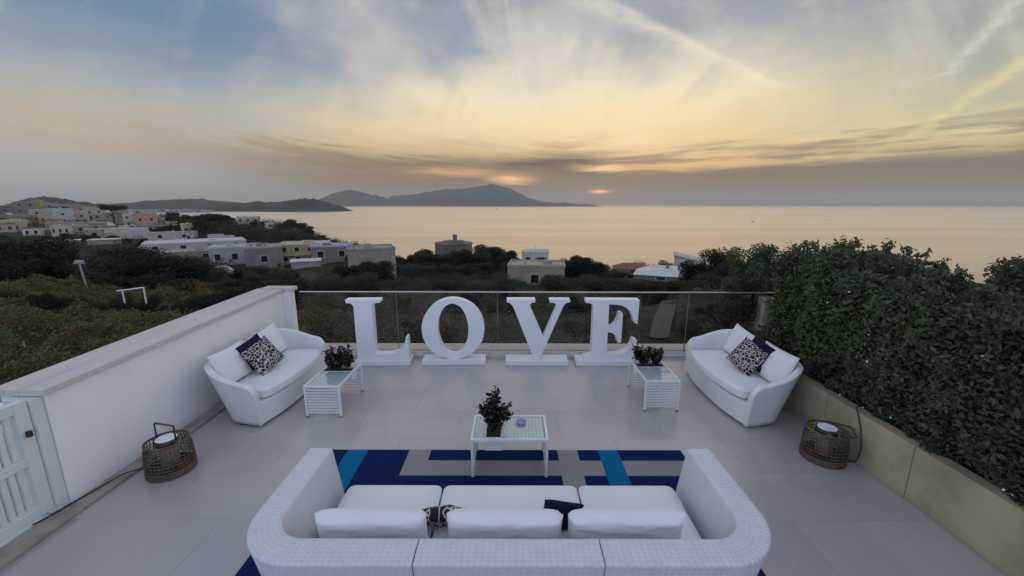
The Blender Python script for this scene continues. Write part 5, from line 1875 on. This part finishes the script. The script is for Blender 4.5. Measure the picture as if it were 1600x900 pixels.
def potted(loc, rz, label, kind):
    """planter that hangs in the table slot, with a small leafy shrub"""
    t = thing('potted_plant', loc, rz, label, 'plant')
    cx = -TLX / 2 + (SLOT[0] + SLOT[1]) / 2
    hw = (SLOT[1] - SLOT[0]) / 2 - .003; hy = TWY / 2 - .028
    b = MB()
    z0, z1 = TH - .135, TH + .002
    b.box(cx - hw, cx + hw, -hy, hy, z0, z0 + .01)
    for q in ((cx - hw, cx + hw, -hy, -hy + .006), (cx - hw, cx + hw, hy - .006, hy), (cx - hw, cx - hw + .006, -hy + .006, hy - .006), (cx + hw - .006, cx + hw, -hy + .006, hy - .006)):
        b.box(q[0], q[1], q[2], q[3], z0 + .01, z1)
    b.build('planter_box', M_PLANTER, t)
    MB().box(cx - hw + .007, cx + hw - .007, -hy + .007, hy - .007, z0 + .011, TH - .02).build('soil', M_SOIL, t)
    P_, N_ = [], []
    sm = MB()
    cnt = 30 if kind == 'tall' else 26
    for i in range(cnt):
        if kind == 'tall':
            oy = -hy * .25
            tip = Vector((cx + random.gauss(0, .062), oy + random.gauss(0, .05), TH + random.uniform(.10, .36)))
            if i < 5: tip = Vector((cx + random.gauss(0, .03), oy + random.gauss(0, .03), TH + random.uniform(.35, .46)))
            if i in (6, 7, 8): tip = Vector((cx + (.17, -.15, .14)[i - 6], oy, TH + (.17, .26, .28)[i - 6]))
            base = Vector((cx, oy, TH - .03))
        else:
            c0 = random.choice((-.09, .09)) if kind == 'pair' else random.uniform(-.13, .13)
            tip = Vector((cx + random.gauss(0, .085), c0 * 1.2 + random.gauss(0, .065), TH + random.uniform(.08, .27)))
            base = Vector((cx, c0, TH - .03))
        mid = base.lerp(tip, .55) + Vector((random.gauss(0, .012), random.gauss(0, .012), .02))
        sm.tube([base, mid, tip], .0032, 5, 0, False, .0016)
        nl = 30 if kind == 'tall' else 40
        for k in range(nl):
            q = .28 + .75 * random.random()
            p = base.lerp(mid, q * 2) if q < .5 else mid.lerp(tip, (q - .5) * 2)
            P_.append(p + Vector((random.gauss(0, .019), random.gauss(0, .019), random.gauss(0, .014)))); N_.append((random.gauss(0, .8), random.gauss(0, .8), random.gauss(.5, .6)))
    link('foliage', leaves(np.array([tuple(p) for p in P_]), np.array(N_), .046, L_POT, 'foliage', .6, .3), t)
    sm.build('stem', M_BARK, t, True)
    return t


CT_ = ((-.025), 3.60)
table((-.02, 3.595, .0095), 0, 'white slatted coffee table with a tall plant on the striped rug')
potted((-.02, 3.595, .0095), 0, 'tall dark leafy plant growing out of the coffee table', 'tall')
for (lx, ly, rz, lab, lab2, kd) in ((-2.335, 4.87, R(-90), 'white slatted table with glass top beside the left sofa', 'wide dark leafy plant in the table beside the left sofa', 'wide'),
                                    (1.92, 5.04, R(-90), 'white slatted table with glass top beside the right sofa', 'pair of small dark bushes in the table beside the right sofa', 'pair')):
    table((lx, ly, 0), rz, lab)
    potted((lx, ly, 0), rz, lab2, kd)

ash = MB().lathe([(.043, 0), (.050, .006), (.052, .022), (.050, .026), (.044, .026), (.041, .012), (.002, .011)], 24, 0)
a = ash.build('ashtray', M_ASH, None, True, loc=(.095, 3.66, .0095 + TH - .0012))
tag(a, 'small round blue grey ashtray on the coffee table', 'ashtray')


# ------------------------------------------------------------------ rattan lanterns
def lantern(loc, rz, label, handle_up, r=.190, h=.330):
    t = thing('rattan_lantern', loc, rz, label, 'lantern', 'rattan floor lanterns')
    def rad(z):
        q = z / h
        return r * (.97 + .05 * math.sin(PI * min(1, q * .95 + .05)) - .06 * q)
    wv = MB()
    nv = 34
    for k in range(nv):
        a = 2 * PI * k / nv
        wv.tube([((rad(z)) * math.cos(a), (rad(z)) * math.sin(a), z) for z in np.linspace(.01, h, 7)], .0042, 5)
    wv.build('cane', M_RATTAN, t, True)
    for z in (.012, .030, .048, .066, .10, .135, .17, .205, .24, .272):
        MB().tube([((rad(z) + .006) * math.cos(a), (rad(z) + .006) * math.sin(a), z) for a in np.linspace(0, 2 * PI, 40, endpoint=False)],   .0048 if z > .07 else .0090, 6, 0, True).build('hoop', M_RATTAN, t, True)
    MB().tube([((rad(h)) * math.cos(a), (rad(h)) * math.sin(a), h) for a in np.linspace(0, 2 * PI, 40, endpoint=False)], .011, 8, 0, True).build('rim', M_RATTAN, t, True)
    MB().lathe([(r * .9, .004), (r * .9, .014)], 32).build('base', M_RATTAN, t)
    # lamp insert: dark band across the top that carries the white disc, frosted cylinder below
    MB().lathe([(.086, h - .045), (.094, h - .03), (.094, h + .018), (.088, h + .018)], 28).build('lamp_collar', mat('collar_brown', (.05, .03, .02), .5), t, True)
    MB().lathe([(.084, h + .0185), (.086, h + .024), (.080, h + .028)], 28).build('lamp_disc', M_DISC, t)
    MB().lathe([(.075, .06), (.08, .07), (.08, h - .046)], 24).build('lamp_glass', mat('frosted_jar', (.20, .165, .125), .35, .1, 10), t, True)
    MB().box(-rad(h), -.095, -.018, .018, h - .012, h + .010).build('crossbar', M_RATTAN, t)
    MB().box(.095, rad(h), -.018, .018, h - .012, h + .010).build('crossbar', M_RATTAN, t)
    z0 = h + .005
    if handle_up:
        hp = [(-.118, 0, z0 - .03), (-.118, 0, z0 + .155), (-.108, 0, z0 + .165), (.108, 0, z0 + .165), (.118, 0, z0 + .155), (.118, 0, z0 - .03)]
    else:
        hp = [(-.118, 0, z0 + .03), (-.118, -.20, z0 + .022), (-.10, -.215, z0 + .022), (.10, -.215, z0 + .022), (.118, -.20, z0 + .022), (.118, 0, z0 + .03)]
    MB().tube(hp, .0085, 8).build('handle', mat('handle_wood', (.05, .035, .028), .5), t, True)
    return t


l1 = lantern((-3.385, 3.50, 0), R(-12), 'rattan lantern with raised handle near the left wall', True)
l2 = lantern((3.265, 3.72, 0), R(60), 'rattan lantern with lowered handle beside the planter wall', False)
def cable(par, pts, label=None):
    inv = par.matrix_basis.inverted()
    P_ = [Vector(p) for p in pts]
    out = []
    for i in range(len(P_) - 1):
        p0 = P_[max(0, i - 1)]; p1 = P_[i]; p2 = P_[i + 1]; p3 = P_[min(len(P_) - 1, i + 2)]
        for k in range(8):
            u = k / 8
            out.append(.5 * ((2 * p1) + (p2 - p0) * u + (2 * p0 - 5 * p1 + 4 * p2 - p3) * u * u + (3 * p1 - p0 - 3 * p2 + p3) * u ** 3))
    out.append(P_[-1])
    MB().tube([inv @ p for p in out], .0055, 6).build('cable', M_BLADE, par, True)
cable(l1, [(-3.57, 3.46, .05), (-3.66, 3.40, .07), (-3.74, 3.33, .06), (-3.79, 3.22, .042), (-3.82, 3.10, .040), (-3.845, 2.98, .039), (-3.87, 2.85, .039), (-3.90, 2.76, .040)])
cable(l2, [(3.46, 3.66, .02), (3.505, 3.60, .04), (3.515, 3.58, .20), (3.525, 3.63, .38), (3.53, 3.70, .52), (3.55, 3.74, .57), (3.68, 3.76, .58)])

# ------------------------------------------------------------------ haze
hz = MB().box(-31000, 31000, -2000, 31500, SEA_Z - 40, 672).mesh('haze', [])
hm = bpy.data.materials.new('haze_air')
hm.use_nodes = True
T = NT(hm.node_tree)
T.n.remove(T.n['Principled BSDF'])
pv = T.new('ShaderNodeVolumePrincipled')
pv.inputs['Color'].default_value = (0.96, 0.93, 0.87, 1)
pv.inputs['Density'].default_value = 4.8e-5
T.l.new(pv.outputs[0], T.n['Material Output'].inputs['Volume'])
hz.materials.clear(); hz.materials.append(hm)
ho = link('haze', hz, kind='stuff')
ho['label'] = 'thin evening haze over sea and coast'
